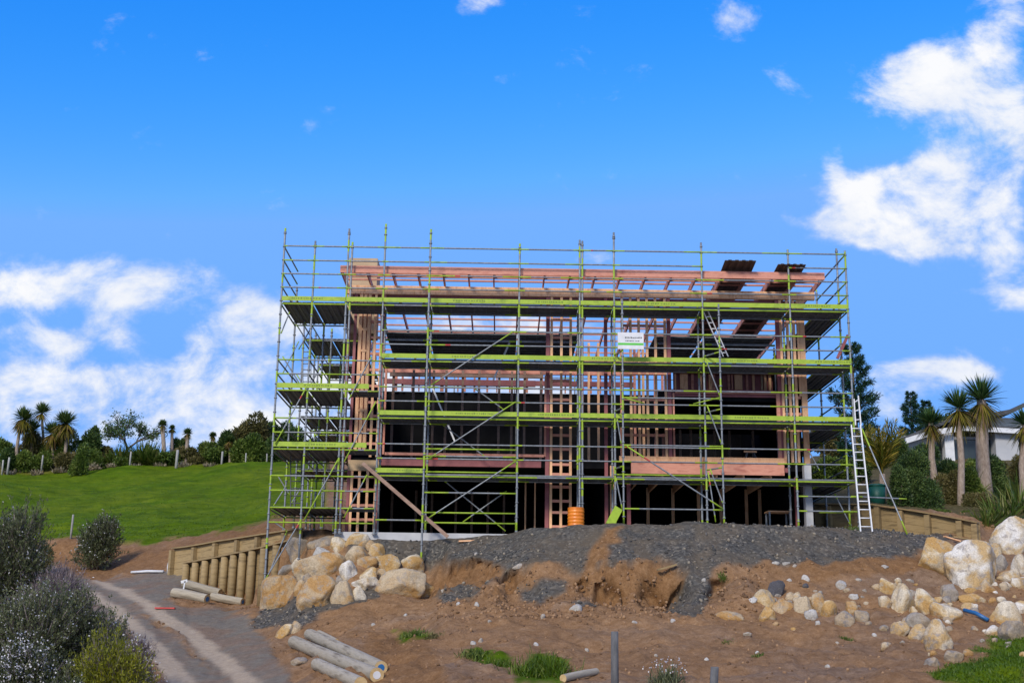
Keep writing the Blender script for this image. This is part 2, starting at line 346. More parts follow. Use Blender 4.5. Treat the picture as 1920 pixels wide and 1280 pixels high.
gravel = region([(560,1150),(640,1133),(720,1125),(700,1020),(960,995),(1100,970),(1500,975),(1650,980),(1790,1006),(1760,1026),(1600,1052),(1480,1054),(1350,1052),(1330,1080),(1330,1128),(1312,1158),(1240,1148),(1275,1108),(1290,1065),(1255,1048),(1160,1050),(1120,1056),(1100,1075),(1060,1060),(1030,1052),(985,1062),(945,1062),(900,1046),(835,1048),(780,1050)],
    [(880,1118),(960,1050),(1000,1048),(930,1085),(900,1110)], [(965,1122),(1015,1088),(1065,1085),(1050,1120),(1005,1127)], [(815,1118),(880,1095),(890,1112),(830,1128)],
    [(470,1175),(495,1145),(560,1110),(720,1120),(610,1150),(560,1178)], [(1050,1135),(1120,1128),(1110,1142)])
gravel |= ((YY > -.5) & (YY < 3.2) & (UU > 640) & (UU < 1780))
strip = region([(1050,1118),(1092,1060),(1140,984),(1172,982),(1136,1066),(1100,1118)]) & (fbm2(XG, YY, 3.2, 3, 17) > -.35)
gravel &= ~strip
gravel2 = region([(195,1082),(260,1076),(356,1070),(352,1110),(300,1125),(330,1135),(470,1150),(480,1175),(560,1290),(430,1290),(330,1180),(210,1115)],
    [(170,1100),(240,1130),(340,1200),(430,1290),(345,1290),(250,1170),(160,1115)], [(0,1100),(0,1048),(60,1044),(170,1085),(170,1110),(60,1090)], [(170,1095),(240,1092),(240,1290),(0,1290),(0,1100)])
jx, jy = PX+.35*(jx-PX), PY+.35*(jy-PY)
track = region([(165,1086),(186,1086),(262,1116),(364,1180),(452,1246),(494,1284),(446,1284),(416,1252),(340,1190),(245,1124)], [(158,1108),(176,1106),(246,1152),(308,1210),(372,1284),(318,1284),(276,1220),(224,1160)])
jx, jy = PX+(jx-PX)/.35, PY+(jy-PY)/.35
orange = region([(60,1052),(120,1000),(180,1010),(250,1030),(320,1030),(320,1072),(240,1072),(180,1090),(90,1060)], [(820,1055),(890,1048),(940,1062),(890,1100),(815,1115)], [(945,1060),(1000,1066),(1010,1090),(960,1122),(930,1110)],
    [(1310,1085),(1340,1075),(1330,1120),(1305,1140)], [(690,1185),(800,1200),(850,1290),(650,1290)], [(1480,1052),(1780,1012),(1790,1060),(1500,1090)], [(480,975),(560,985),(540,1000),(330,1035),(300,1030)])
_bn = fbm2(XG, YY, .9, 4, 91)
face = region([(1110,1052),(1160,1047),(1290,1048),(1288,1118),(1250,1140),(1170,1128),(1110,1128)])
grass = ((YY > 15.2+1.6*fbm2(XG, YY, .45, 4, 93)+.8*fbm2(XG, YY, 1.6, 3, 94)) & (UU < 600) & (YY < 66.5)) | (region([(1750,1262),(1800,1240),(1850,1205),(1930,1180),(1930,1290),(1680,1290)]) & (_bn+.004*(jx-1740)+.006*(jy-1225) > .35))
grass &= ~(region([(290,1030),(500,985),(510,975),(540,960),(560,1010),(320,1045)]) & (YY < 30))
tuft = region([(870,1215),(945,1225),(960,1250),(900,1240)], [(745,1180),(815,1186),(800,1202),(750,1200)], [(965,1260),(1000,1232),(1060,1240),(1055,1290),(960,1290)], [(400,1004),(460,985),(500,975),(505,968),(440,985),(400,995)])
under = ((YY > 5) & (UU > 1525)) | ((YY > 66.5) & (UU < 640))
soil = ~(gravel | gravel2 | track | grass)
nz = fbm2(XG, YY, 1.3, 5, 21)*.06+(.05-.16*np.abs(fbm2(XG, YY*.6, .8, 3, 25)))*(YY < 0)+fbm2(XG, YY, 6., 4, 31)*.03
amp = np.where(track, .25, np.where(gravel2, .4, np.where(gravel, .7, np.where(grass, 1.2, 1.25))))
ZG = ZG+nz*amp*np.clip(1-(np.abs(YY-6)-40)/60, .3, 1)*np.where((YY > .2) & (YY < 14) & (UU > 640) & (UU < 1515), .1, 1)
ZG += np.where(grass & (YY > 15), .55*fbm2(XG, YY*.8, .10, 3, 44)+.12*fbm2(XG, YY, .6, 3, 45), 0)
ZG += np.where(face | (region([(820,1048),(1010,1058),(1000,1120),(820,1120)]) & ~gravel), .30*fbm2(XG, YY*1.5, 1.5, 4, 61)+.12*np.abs(fbm2(XG*1.6, YY*.4, 2.2, 3, 66))-.08+.10*fbm2(XG, YY*1.6, 5., 4, 68)-.12*np.abs(fbm2(XG*.5, YY*3., 1.6, 3, 70)), 0)
def terr(x, y):
    y = np.asarray(y, float); x = np.asarray(x, float)
    j = np.clip(np.searchsorted(YG, y)-1, 0, len(YG)-2); fy = np.clip((y-YG[j])/(YG[j+1]-YG[j]), 0, 1)
    a0, a1 = XG[0], XG[-1]
    xa = a0[j]*(1-fy)+a0[j+1]*fy; xb = a1[j]*(1-fy)+a1[j+1]*fy
    u = UG[0]+(x-xa)/(xb-xa)*(UG[-1]-UG[0])
    i = np.clip(np.searchsorted(UG, u)-1, 0, len(UG)-2); fu = np.clip((u-UG[i])/(UG[i+1]-UG[i]), 0, 1)
    return (ZG[i, j]*(1-fu)+ZG[i+1, j]*fu)*(1-fy)+(ZG[i, j+1]*(1-fu)+ZG[i+1, j+1]*fu)*fy
_ys = np.concatenate([np.arange(-30, 20, .03), np.arange(20, 120, .2)])
def hit(px, py):
    d = ray(px, py); t = (_ys+DIST)/d[1]; P = CAM+d[None, :]*t[:, None]
    k = np.nonzero(terr(P[:, 0], P[:, 1]) >= P[:, 2])[0]
    return P[k[0]] if len(k) else P[-1]
nU, nY = ZG.shape
def blur(a, n=1):
    a = a.astype(float)
    for _ in range(n):
        a[1:-1] = .25*a[:-2]+.5*a[1:-1]+.25*a[2:]; a[:, 1:-1] = .25*a[:, :-2]+.5*a[:, 1:-1]+.25*a[:, 2:]
    return a
cav = blur(region([(845,1055),(900,1048),(930,1062),(890,1078),(850,1082)], [(945,1072),(965,1068),(975,1100),(960,1120),(942,1112)], [(1112,1092),(1165,1098),(1165,1130),(1118,1132)], [(1200,1098),(1288,1090),(1290,1128),(1250,1146),(1205,1138)], [(1328,1088),(1350,1080),(1345,1116),(1325,1126)], [(1085,1080),(1100,1078),(1100,1112),(1085,1115)]), 1)
YD = YY+.5*cav
idx = np.arange(nU*nY).reshape(nU, nY)
F = np.stack([idx[:-1, :-1], idx[1:, :-1], idx[1:, 1:], idx[:-1, 1:]], -1).reshape(-1, 4)

m, nt, b = newmat('ground_soil_gravel_grass')
za = N(nt, 'ShaderNodeAttribute', attribute_name='zone_a'); zb = N(nt, 'ShaderNodeAttribute', attribute_name='zone_b')
sa = nt.nodes.new('ShaderNodeSeparateColor'); nt.links.new(za.outputs['Color'], sa.inputs[0])
sb = nt.nodes.new('ShaderNodeSeparateColor'); nt.links.new(zb.outputs['Color'], sb.inputs[0])
v = coords(nt, 'Object')
nb, ns, nf = noise(nt, v, .8, 6, .6, .4), noise(nt, v, 5, 8, .7, .2), noise(nt, v, 26, 6, .7)
nm = math_(nt, 'MULTIPLY_ADD', nf, .45, math_(nt, 'MULTIPLY', ns, .55))
soilc = ramp(nt, nm, [(.31, (.115,.060,.028)), (.43, (.215,.122,.060)), (.56, (.295,.178,.095)), (.70, (.40,.28,.175))])
soilc = mix(nt, ramp(nt, noise(nt, v, .35, 5, .6, .8), [(.48, (0,0,0)), (.66, (.5,.5,.5))]), soilc, ramp(nt, nm, [(.32, (.13,.092,.066)), (.5, (.22,.165,.125)), (.68, (.34,.27,.21))]))
soilc = mix(nt, .6, soilc, ramp(nt, nb, [(.35, (.72,.66,.62)), (.65, (1.1,1.05,1.0))]), 'MULTIPLY')
orc = ramp(nt, nm, [(.32, (.115,.058,.026)), (.5, (.215,.115,.052)), (.66, (.32,.19,.098))])
vo = N(nt, 'ShaderNodeTexVoronoi', Scale=13.); nt.links.new(v, vo.inputs['Vector'])
vs = nt.nodes.new('ShaderNodeSeparateColor'); nt.links.new(vo.outputs['Color'], vs.inputs[0])
gvc = ramp(nt, vs.outputs[0], [(.1, (.058,.056,.053)), (.5, (.088,.085,.079)), (.85, (.12,.115,.105)), (.97, (.20,.18,.15))])
gvc = mix(nt, .5, gvc, ramp(nt, nm, [(.3, (.45,.45,.46)), (.65, (1.15,1.12,1.08))]), 'MULTIPLY')
gvc = mix(nt, ramp(nt, nb, [(.42, (0,0,0)), (.62, (.7,.7,.7))]), gvc, (.13,.102,.072))
rdc = mix(nt, ramp(nt, nb, [(.42, (0,0,0)), (.6, (1,1,1))]), ramp(nt, nm, [(.35, (.125,.108,.088)), (.65, (.225,.195,.155))]), ramp(nt, nm, [(.35, (.14,.095,.065)), (.65, (.26,.19,.14))]))
trc = ramp(nt, nm, [(.3, (.27,.205,.145)), (.6, (.43,.345,.25))])
gy = noise(nt, v, .11, 4, .55, .5)
gn = noise(nt, coords(nt, 'Object', (.35,.6,1)), 1.2, 6, .65, .3)
grc = ramp(nt, math_(nt, 'MULTIPLY_ADD', nf, .35, math_(nt, 'MULTIPLY', gn, .65)), [(.32, (.06,.07,.006)), (.45, (.062,.112,.003)), (.57, (.082,.142,.004)), (.70, (.135,.165,.012))])
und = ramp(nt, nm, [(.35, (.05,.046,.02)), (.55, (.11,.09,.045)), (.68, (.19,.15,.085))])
grc = mix(nt, ramp(nt, gy, [(.40, (0,0,0)), (.60, (.9,.9,.9))]), grc, ramp(nt, gn, [(.35, (.07,.115,.004)), (.6, (.115,.155,.007))]))
gm = noise(nt, coords(nt, 'Object', (.6,1,1)), .9, 6, .7, .3)
grc = mix(nt, 1., grc, ramp(nt, gm, [(.33, (.62,.68,.6)), (.5, (1,1,1)), (.68, (1.35,1.22,1.1))]), 'MULTIPLY')
grc = mix(nt, ramp(nt, gm, [(.66, (0,0,0)), (.76, (.6,.6,.6))]), grc, (.20,.165,.06))
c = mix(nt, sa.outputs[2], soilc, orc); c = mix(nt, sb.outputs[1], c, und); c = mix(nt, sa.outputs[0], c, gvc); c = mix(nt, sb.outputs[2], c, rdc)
c = mix(nt, sb.outputs[0], c, trc); c = mix(nt, sa.outputs[1], c, grc)
nt.links.new(c, b.inputs['Base Color']); b.inputs['Roughness'].default_value = .95; b.inputs['Specular IOR Level'].default_value = .04
hgt = math_(nt, 'ADD', math_(nt, 'MULTIPLY', ns, 1.3), math_(nt, 'MULTIPLY', nf, .7))
bump(nt, b, hgt, .55, .07)
ground = mesh_np('ground', np.stack([XG, YD, ZG], -1).reshape(-1, 3), F, m, smooth=True)
ground['kind'] = 'structure'
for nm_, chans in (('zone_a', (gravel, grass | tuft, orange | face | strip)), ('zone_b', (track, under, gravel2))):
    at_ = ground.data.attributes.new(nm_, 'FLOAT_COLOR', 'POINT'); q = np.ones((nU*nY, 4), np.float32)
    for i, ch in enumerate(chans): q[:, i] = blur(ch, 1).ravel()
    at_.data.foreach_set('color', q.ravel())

# ------------------------------------------------------------------ scaffold
sc_ = empty('scaffold', (2.0, .5, 0), 'tall lime green and galvanised tube scaffold wrapped around the unfinished timber house', 'scaffold')
GL = [M['galv'], M['limetube'], M['darkgalv'], M['redp']]
def rail(name, p0, p1, r=.028, lime=None, n=7, red=False, parent=None):
    p0, p1 = np.array(p0, float), np.array(p1, float); Ln = np.linalg.norm(p1-p0)
    if lime is None: lime = random.choice([.08, .12, .18, .28])
    a = lime*random.uniform(.8, 1.2)/1; e = min(a, .5)
    f = random.random()
    b0, b1 = (e, 1-e*.7) if f < .5 else (e*.6, 1-e)
    ts = [0, b0, b1, 1]; ms = [1, 0, 1]
    if red: ts = [0, b0, b0+.06, b1, 1]; ms = [1, 3, 0, 1]
    if lime >= .5: ts = [0, 1]; ms = [1]
    mb = MB(); mb.tube([p0+(p1-p0)*t for t in ts], r, n, mis=ms)
    return mb.build(name, GL, parent or sc_, True)
def standard(x, y, z0, z1, r=.036, rings=True, phase=None):
    mb = MB(); z = z0; pts = [(x,y,z0)]; mis = []; k = random.randint(0, 1) if phase is None else phase
    while z < z1-.01:
        st = random.uniform(.35, .7) if k else random.uniform(.9, 1.9); z = min(z+st, z1); pts.append((x,y,z)); mis.append(1 if k else 0); k = 1-k
    mb.tube(pts, r, 9, mis=mis)
    if rings:
        zz = math.ceil(z0/.5)*.5
        while zz < z1-.05:
            mb.tube([(x,y,zz-.02), (x,y,zz+.02)], .056, 8, mi=0); zz += .5
        mb.tube([(x,y,z1-.18), (x,y,z1-.12)], .048, 8, mi=0)
    o = mb.build('standard', GL, sc_, True)
    mb = MB(); mb.box(x-.09, x+.09, y-.09, y+.09, z0-.03, z0-.02, 0); mb.tube([(x,y,z0-.02), (x,y,z0+.1)], .048, 8); mb.build('base_plate', [M['galv']], o)
    return o
X = dict(A=-7.925, C=-5.631, D=-4.323, E=-2.662, F=.4965, H=3.863, I=6.994, J=10.100, K=12.158)
X['B'] = at(589, 500, 0)[0]; X['P'] = at(660.5, 470, 0)[0]; X['G'] = at(1087, 500, 0)[0]; X['Q'] = at(1092, 500, 0)[0]
def zt(px, py, Y=0): return zp(px, py, Y)
tops = dict(A=428, B=452, C=429, P=454, D=420, E=430, F=457, G=450, Q=452, H=436, I=455, J=468, K=470)
pxt = dict(A=534, B=592, C=653, P=661, D=722, E=808, F=975, G=1087, Q=1092, H=1150, I=1314, J=1475, K=1584)
def gz(x, y): return float(terr(x, y))
for k in 'ABCPDEFGQHIJK':
    y0 = 0 if k not in 'EQ' else (-.62 if k == 'E' else .02)
    z0 = gz(X[k], y0)+.03
    if k in 'CPD': z0 = max(z0, -.1)
    if k == 'A': z0 = gz(X[k], -.05)
    standard(X[k], y0, z0, zt(pxt[k], tops[k], y0))
YI = 1.1
for k in 'DEFGHIJ': standard(X[k], YI, .02 if k not in 'J' else gz(X[k], YI), 8.35)
standard(X['K'], YI, gz(X['K'], YI), zt(1569, 466, YI))
Z = [1.95, 3.95, 5.97, 7.99]; ZL = [.80, 2.80, 4.86]
main = ['D', 'E', 'F', 'G', 'H', 'I', 'J', 'K']
tx = X
# guard rails of the top lift, one per bay and height
bays = [('A','B'), ('B','C'), ('C','D')]+list(zip(main[:-1], main[1:]))
for a, b in bays:
    for i, h in enumerate((.5, 1.0, 1.5, 2.03)):
        if (a, b) == ('I', 'J') and i == 2: continue
        rail('guard_rail', (X[a],-.03,7.99+h), (X[b],-.03,7.99+h), red=random.random() < .12)
for a, b in zip(main[:-1], main[1:]):
    for z in Z[:3]:
        for h in (.5, 1.0): rail('guard_rail', (X[a],-.03,z+h), (X[b],-.03,z+h), red=random.random() < .18)
for z in ZL:
    for h in (.5, 1.0):
        rail('guard_rail', (X['A'],-.03,z+h), (X['C'],-.03,z+h), lime=.35); rail('guard_rail', (X['C'],-.03,z+h), (X['D'],-.03,z+h), lime=.4)
def deck(x0, x1, y0, y1, z, along='x', n=3, name='deck', t=.055):
    mb = MB(); g = .02
    for i in range(n):
        if along == 'x':
            w = (y1-y0)/n; a, b_ = y0+i*w+g/2, y0+(i+1)*w-g/2
            mb.box(x0, x1, a, b_, z-.02, z, 2); mb.box(x0, x1, a, a+.03, z-t, z-.021, 2); mb.box(x0, x1, b_-.03, b_, z-t, z-.021, 2)
            k = x0+.25
            while k < x1-.2: mb.box(k, k+.03, a+.031, b_-.031, z-.04, z-.021, 0); k += .42
        else:
            w = (x1-x0)/n; a, b_ = x0+i*w+g/2, x0+(i+1)*w-g/2
            mb.box(a, b_, y0, y1, z-.02, z, 2); mb.box(a, a+.03, y0, y1, z-t, z-.021, 2); mb.box(b_-.03, b_, y0, y1, z-t, z-.021, 2)
            mb.box((a+b_)/2-.02, (a+b_)/2+.02, y0, y1, z-.04, z-.021, 0)
    return mb.build(name, GL, sc_)
def toe(x0, x1, y, z, h=.16, marks=False, along='x', y1=None):
    mb = MB()
    if along == 'x': mb.box(x0+.03, x1-.03, y-.015, y+.015, z, z+h, 0)
    else: mb.box(x0-.015, x0+.015, y, y1, z, z+h, 0)
    o = mb.build('toe_board', [M['lime']], sc_)
    if marks:                              # faded dark lettering strip, unreadable at this distance
        mk = MB(); xx = x0+(x1-x0)*random.uniform(.25, .4); e = xx+random.uniform(.9, 1.3)
        while xx < e:
            w = random.uniform(.03, .07); hh = random.choice([.05, .05, .06])
            mk.box(xx, xx+w, y-.0185, y-.0152, z+.06, z+.06+hh, 0); xx += w+random.uniform(.02, .05)
        mk.build('lettering', [M['faded_ink']], o)
    return o
nsub = 0
for a, b in zip(main[:-1], main[1:]):
    for i, z in enumerate(Z):
        deck(X[a]+.04, X[b]-.04, .03, 1.48, z, n=4)
        rail('ledger', (X[a],0,z-.10), (X[b],0,z-.10), lime=random.choice([.3,.5,.5,.5]), r=.027)
        rail('inner_ledger', (X[a],YI,z-.10), (X[b],YI,z-.10), lime=.2)
        if i > 0 or (a in 'D'): toe(X[a], X[b], -.045, z+.005, marks=random.random() < .45)
        elif a in 'EH': rail('ledger', (X[a],.02,z+.06), (X[b],.02,z+.06), lime=.5, r=.027)
deck(X['C']+.04, X['D']-.04, .03, 1.48, 7.99, n=4)
toe(X['A'], X['B'], -.045, 7.995, marks=True); toe(X['B'], X['C'], -.045, 7.995); toe(X['C'], X['D'], -.045, 7.995)
rail('ledger', (X['A'],0,7.89), (X['D'],0,7.89), lime=.5)
xe = at(693, 735, 0)[0]
for z in ZL:
    rail('ledger', (X['A'],0,z-.08), (X['C'],0,z-.08), lime=.5, r=.027); rail('ledger', (X['C'],0,z-.08), (X['D'],0,z-.08), lime=.45, r=.027)
    deck(X['P']+.04, X['D']-.04, .03, 1.07, z-.04)
    if z > 1: toe(X['A'], xe, -.045, z, .17, marks=True)
rail('ledger', (X['A'],0,.22), (X['C'],0,.22), lime=.5, r=.027); rail('ledger', (X['C'],0,.22), (X['D'],0,.22), lime=.5, r=.027)
for a, b, zz in (('E','F',(.28,.62,1.30,2.55,2.80)), ('D','E',(.35,)), ('F','G',()), ('J','K',(.85,1.35))):
    for z in zz: rail('ledger', (X[a],.0,z), (X[b],.0,z), lime=random.choice([.15,.25,.5]))
# transoms
for k in main:
    for z in Z: rail('transom', (X[k],0,z-.07), (X[k],YI,z-.07), lime=.3)
    for h in (.5, 1.0, 1.5, 2.03):
        if k == 'K': rail('end_rail', (X[k],0,7.99+h), (X[k],4.2,7.99+h), lime=.2)
# left return, three bays deep along the side of the house
YB = [0, 3.07, 5.2, 8.25, 9.3, 12.4]
for x in (X['A'], X['B'], X['C']):
    for y in YB[1:]:
        standard(x, y, gz(x, y), 9.4 if y < 4 and x == X['A'] else (8.9 if x != X['B'] else 8.3))
for y0, y1, zz in ((.05, 3.07, [7.97]+[z-.04 for z in ZL]), (5.2, 8.25, [7.9, 4.8, 2.75]), (9.3, 12.4, [7.8, 4.8])):
    for z in zz:
        deck(X['A']+.04, X['B']-.03, y0, y1, z, 'y'); deck(X['B']+.03, X['C']-.03, y0, y1, z, 'y')
        for x in (X['A'], X['B'], X['C']): rail('side_ledger', (x,y0,z-.1), (x,y1,z-.1), lime=.15, r=.03)
        rail('ledger', (X['A'],y1,z-.09), (X['C'],y1,z-.09), lime=.4)
        if y0 > 1:
            rail('ledger', (X['A'],y0,z-.09), (X['C'],y0,z-.09), lime=.3)
for i in range(0, len(YB)-1):
    for z in (8.5, 9.0, 9.5, 10.0) if i == 0 else (5.4, 5.9, 8.4, 8.9): rail('side_rail', (X['A'],YB[i],z), (X['A'],YB[i+1],z), lime=.15)
    if i > 0:
        for z in (3.3, 3.8): rail('side_rail', (X['A'],YB[i],z), (X['A'],YB[i+1],z), lime=.2)
for x in (X['A'], X['B']):
    for z in (5.36, 5.86, 3.3, 3.8): rail('side_rail', (x,0,z), (x,3.07,z), lime=.2)
# right return
YR = [YI, 4.2, 7.3, 10.4]
xr0, xr1 = X['K']-1.05, X['K']
for y in YR[1:]:
    standard(xr0, y, gz(xr0, y), 8.3); standard(xr1, y, gz(xr1, y), 8.6 if y > 4.3 else 9.9)
for i in range(3):
    for z in Z:
        if z < 3 and i > 1: continue
        deck(xr0+.04, xr1-.04, YR[i], YR[i+1], z-.02, 'y')
        rail('side_ledger', (xr1,YR[i],z-.1), (xr1,YR[i+1],z-.1), lime=.25, r=.028); rail('side_ledger', (xr0,YR[i],z-.1), (xr0,YR[i+1],z-.1), lime=.25, r=.028)
        for h in (.5, 1.0): rail('side_rail', (xr1,YR[i],z+h), (xr1,YR[i+1],z+h), lime=.2)
for y in YR[1:]:
    for z in Z: rail('transom', (xr0,y,z-.07), (xr1,y,z-.07), lime=.5)
# inner platform below the roof and platform along the rear
def xa(px, py, Y): return at(px, py, Y)[0]
for p0, p1 in ((722, 800), (803, 968), (972, 1085), (1228, 1318), (1322, 1452)):
    deck(xa(p0,640,2.4), xa(p1,640,2.4), 2.4, 6.6, 7.52, n=10)
    rail('ledger', (xa(p0,640,2.4),2.36,7.58), (xa(p1,640,2.4),2.36,7.58), lime=.15, r=.035)
    rail('ledger', (xa(p0,640,2.4),2.36,7.2), (xa(p1,640,2.4),2.36,7.2), lime=.1, r=.04); rail('ledger', (xa(p0,640,2.4),6.6,7.4), (xa(p1,640,2.4),6.6,7.4), lime=.3)
for p in (800, 970, 1088, 1320, 1452): standard(xa(p,640,5.), 5.05, 2.7, 7.6, rings=False)
rx = [xa(p, 730, 14.2) for p in (735, 850, 965, 1080, 1195, 1310, 1425)]
for a, b in zip(rx[:-1], rx[1:]):
    deck(a, b, 14.2, 15.2, 7.55)
    for h in (.5, 1.): rail('rear_rail', (a,15.2,7.55+h), (b,15.2,7.55+h), lime=.2)
for x in rx: standard(x, 15.2, gz(x, 15.2), 9.0, rings=False)
# diagonal braces on the face, end points read at their own depth
def brace(p0, p1, y=-.12, lime=.15, r=.024, red=False, y2=None):
    rail('brace', at(*p0, y), at(*p1, y if y2 is None else y2), r, lime, red=red)
brace((808,722), (963,621)); brace((803,860), (967,753)); brace((801,972), (967,864))
brace((575,725), (516,832), lime=.3, red=True); brace((696,669), (654,749)); brace((705,752), (645,866), lime=.3)
brace((634,861), (570,975), lime=.35); brace((688,890), (645,970), lime=.3); brace((564,975), (495,1090), y=-.2, lime=.1, red=True)
brace((538,995), (503,1078), y=.6, lime=.1); brace((537,910), (513,948), y=1.2, lime=.1); brace((512,977), (537,994), y=.4)
brace((1175,836), (1355,953), y=-.85, lime=.18, red=True, r=.027)
brace((1325,678), (1351,745), y=-.5); brace((1326,760), (1353,832), y=-.5); brace((1328,885), (1342,978), y=-.4, lime=.2, red=True); brace((1332,880), (1356,945), y=-.5)
brace((1172,746), (1208,756), y=-.5, lime=.5); brace((1300,757), (1350,745), y=-.5, lime=.5); brace((1157,785), (1165,832), y=-.3); brace((1155,895), (1167,955), y=-.3)
brace((1515,842), (1537,882), y=1.0); brace((1565,925), (1595,985), y=1.0); brace((829,795), (915,860), y=1.15); brace((890,728), (945,768), y=1.15)
brace((826,895), (948,995), y=1.15); brace((950,920), (868,978), y=1.15); brace((560,640), (530,700), y=3., r=.02); brace((530,668), (562,720), y=1.5)
brace((528,722), (548,758), y=.4); brace((545,560), (575,610), y=2.6, lime=.1); brace((527,625), (543,585), y=.3); brace((557,610), (585,655), y=3.2); brace((585,612), (560,655), y=3.2)
brace((600,690), (560,760), y=5.2); brace((555,700), (600,770), y=4.5); brace((520,890), (545,930), y=2.); brace((570,905), (545,945), y=3.)
# stair tower that stands a little in front of the middle bays
tw0, tw1 = at(1167, 640, -.75)[0], at(1349, 640, -.75)[0]
zt0, zt1 = zt(1166, 560, -.75), zt(1345, 570, -.75)
standard(tw0, -.75, gz(tw0, -.75), zt0, .031, phase=1); standard(tw1, -.75, gz(tw1, -.75), zt1, .031, phase=1)
for y_ in (745, 834, 953): 
    q = at(1168, y_, -.75)[2]; rail('ledger', (tw0,-.75,q), (tw1,-.75,q), lime=.15)
for k, x in (('H', tw0), ('I', tw1)):
    for z in (2.2, 4.2, 6.2): rail('transom', (X[k],0,z), (x,-.75,z), lime=.3)
# raking prop and loose tubes at the right-hand end
rail('raker', at(1616,803,-.1), at(1701,1001,-1.2), .027, .2); rail('ledger', at(1596,930,.3), at(1700,935,.3), .026, .2)
rail('ledger', at(1536,960,.6), at(1600,960,.6), .03, .5)

# ------------------------------------------------------------------ house frame
hs = empty('unfinished_house', (2.5, 6, 0), 'unfinished three storey house of orange timber studs and dark red steel beams inside the scaffold', 'house frame')
YW = 1.6
def wx(px, py=700): return at(px, py, YW)[0]
def zw(py, px=1100): return at(px, py, YW)[2]
def hb(name, x0, x1, y0, y1, z0, z1, mt, parent=None):
    mb = MB(); mb.box(x0, x1, y0, y1, z0, z1); return mb.build(name, [M[mt]], parent or hs)
XL, XR = wx(656), wx(1512)
hb('slab', XL-.1, XR+.05, .12, 13.7, -.36, -.06, 'concrete')
ZF1, ZF2 = 2.72, 5.2
hb('floor', XL, XR-.1, 1.75, 12.9, ZF1-.28, ZF1-.02, 'shadeblack')  # shade of the floor undersides is put into the near-black colour
hb('floor', wx(1258), XR-.1, 1.75, 9, ZF2-.25, ZF2-.02, 'shadeblack')
# studs: groups running the full height of a storey
PT = 8.74
def studs(pxs, z0, z1, mt='timber', w=.09, y=YW):
    for p in pxs: hb('stud', wx(p)-w/2, wx(p)+w/2, y, y+.09, z0, z1, mt)
def nogs(p0, p1, zs, mt='pinktimber', y=YW):
    for z in zs:
        a = p0
        hb('nogging', wx(p0)+.046, wx(p1)-.046, y+.004, y+.086, z-.045, z+.045, mt)
studs((1034,1052.5,1070), -.06, ZF1-.1); studs((1034,1052.5,1070), ZF1-.1, ZF2); studs((1034,1052.5,1070), ZF2, PT)
for a, b in ((1034,1052.5), (1052.5,1070)): nogs(a, b, (.35,.85,1.25,1.75,2.2,2.55,3.1,3.6,4.2,4.9,5.6,6.4,7.2,7.9))
studs((1183,1198.5,1214,1230,1248), ZF1+.02, ZF2-.05); studs((1183,1198.5,1214,1230,1248), ZF2-.05, PT)
for a, b in ((1167,1183), (1183,1198.5), (1198.5,1214), (1214,1230), (1230,1248)): nogs(a, b, (3.65,4.95,5.9,7.7))
studs((1167,), ZF1+.02, PT)
studs((1467,1480,1492), ZF1+.02, ZF2-.05); studs((1467,1480,1492,1500), ZF2-.05, PT); studs((1507,), 2.3, PT, w=.2)
for a, b in ((1467,1480), (1480,1492), (1492,1502)): nogs(a, b, (3.2,3.9,4.5,5.1,5.9,6.9,7.9))
studs((662,), -.05, PT, 'steelred', .1); studs((672,680,688), ZF1+.1, PT, 'timber', .11); hb('lining', wx(668), wx(692), YW+.1, YW+.12, ZF1+.1, PT, 'pinktimber')
nogs(672, 688, (3.1,3.6,4.4,5.0,5.8,6.6,7.4,8.1), 'timber', YW-.02); studs((700,712), ZF1, PT); studs((668,682,697,712), -.05, ZF1-.2)
for a, b in ((690,700), (700,712)): nogs(a, b, (3.2,3.7,4.2,4.7,5.3,5.9,6.5,7.1,7.7,8.2))
for a, b in ((668,682), (682,697), (697,712)): nogs(a, b, (.5,1.0,1.55,2.0))
hb('floor_edge', wx(660), wx(718), YW-.03, YW+.1, ZF1-.5, ZF1-.12, 'ply')
# left opening: side studs and bottom rail in pink primer, steel beams
for p, z0, z1, w in ((724,ZF1+.1,zw(690),.07), (1023,ZF1+.1,zw(705),.07), (1262,ZF1+.1,ZF2,.06), (1457,ZF1+.1,ZF2+.1,.12)):
    hb('frame_post', wx(p)-w/2, wx(p)+w/2, YW-.02, YW+.08, z0, z1, 'pinktimber')
hb('frame_rail', wx(727), wx(1021), YW-.02, YW+.06, zw(858), zw(853), 'pinktimber')
hb('frame_rail', wx(1265), wx(1454), YW-.04, YW+.06, zw(738,1350), zw(733,1350), 'pinktimber')
hb('steel_beam', wx(718), wx(1016), YW+.05, YW+.2, zw(877), zw(863), 'steelred')
hb('steel_beam', wx(1258), wx(1455), YW+.08, YW+.2, ZF2-.1, ZF2+.16, 'steelred')
hb('steel_beam', wx(718), wx(1016), 10.5, 10.65, at(850,722,10.5)[2], at(850,711,10.5)[2], 'steelred')
for p, z0, z1, w in ((716,-.05,PT,.12), (1027,-.05,PT,.14), (1136,-.05,PT,.12), (1177,-.05,ZF1-.5,.13), (1255,ZF1-.2,PT,.13), (1461,ZF1-.3,PT,.13), (1484,-.05,2.2,.09), (650,-.05,PT-1,.11)):
    hb('steel_post', wx(p)-w/2, wx(p)+w/2, YW-.01, YW+.12, z0, z1, 'steelred')
for p, z0, w in ((1256,ZF1-.35,.26), (1462,ZF1-.35,.3)): hb('post_base', wx(p)-w/2, wx(p)+w/2, YW-.05, YW+.2, z0, z0+.16, 'steelred')
hb('timber_post', wx(1144,900), wx(1151,900), YW-.1, YW+.1, -.05, ZF1-.2, 'timber')
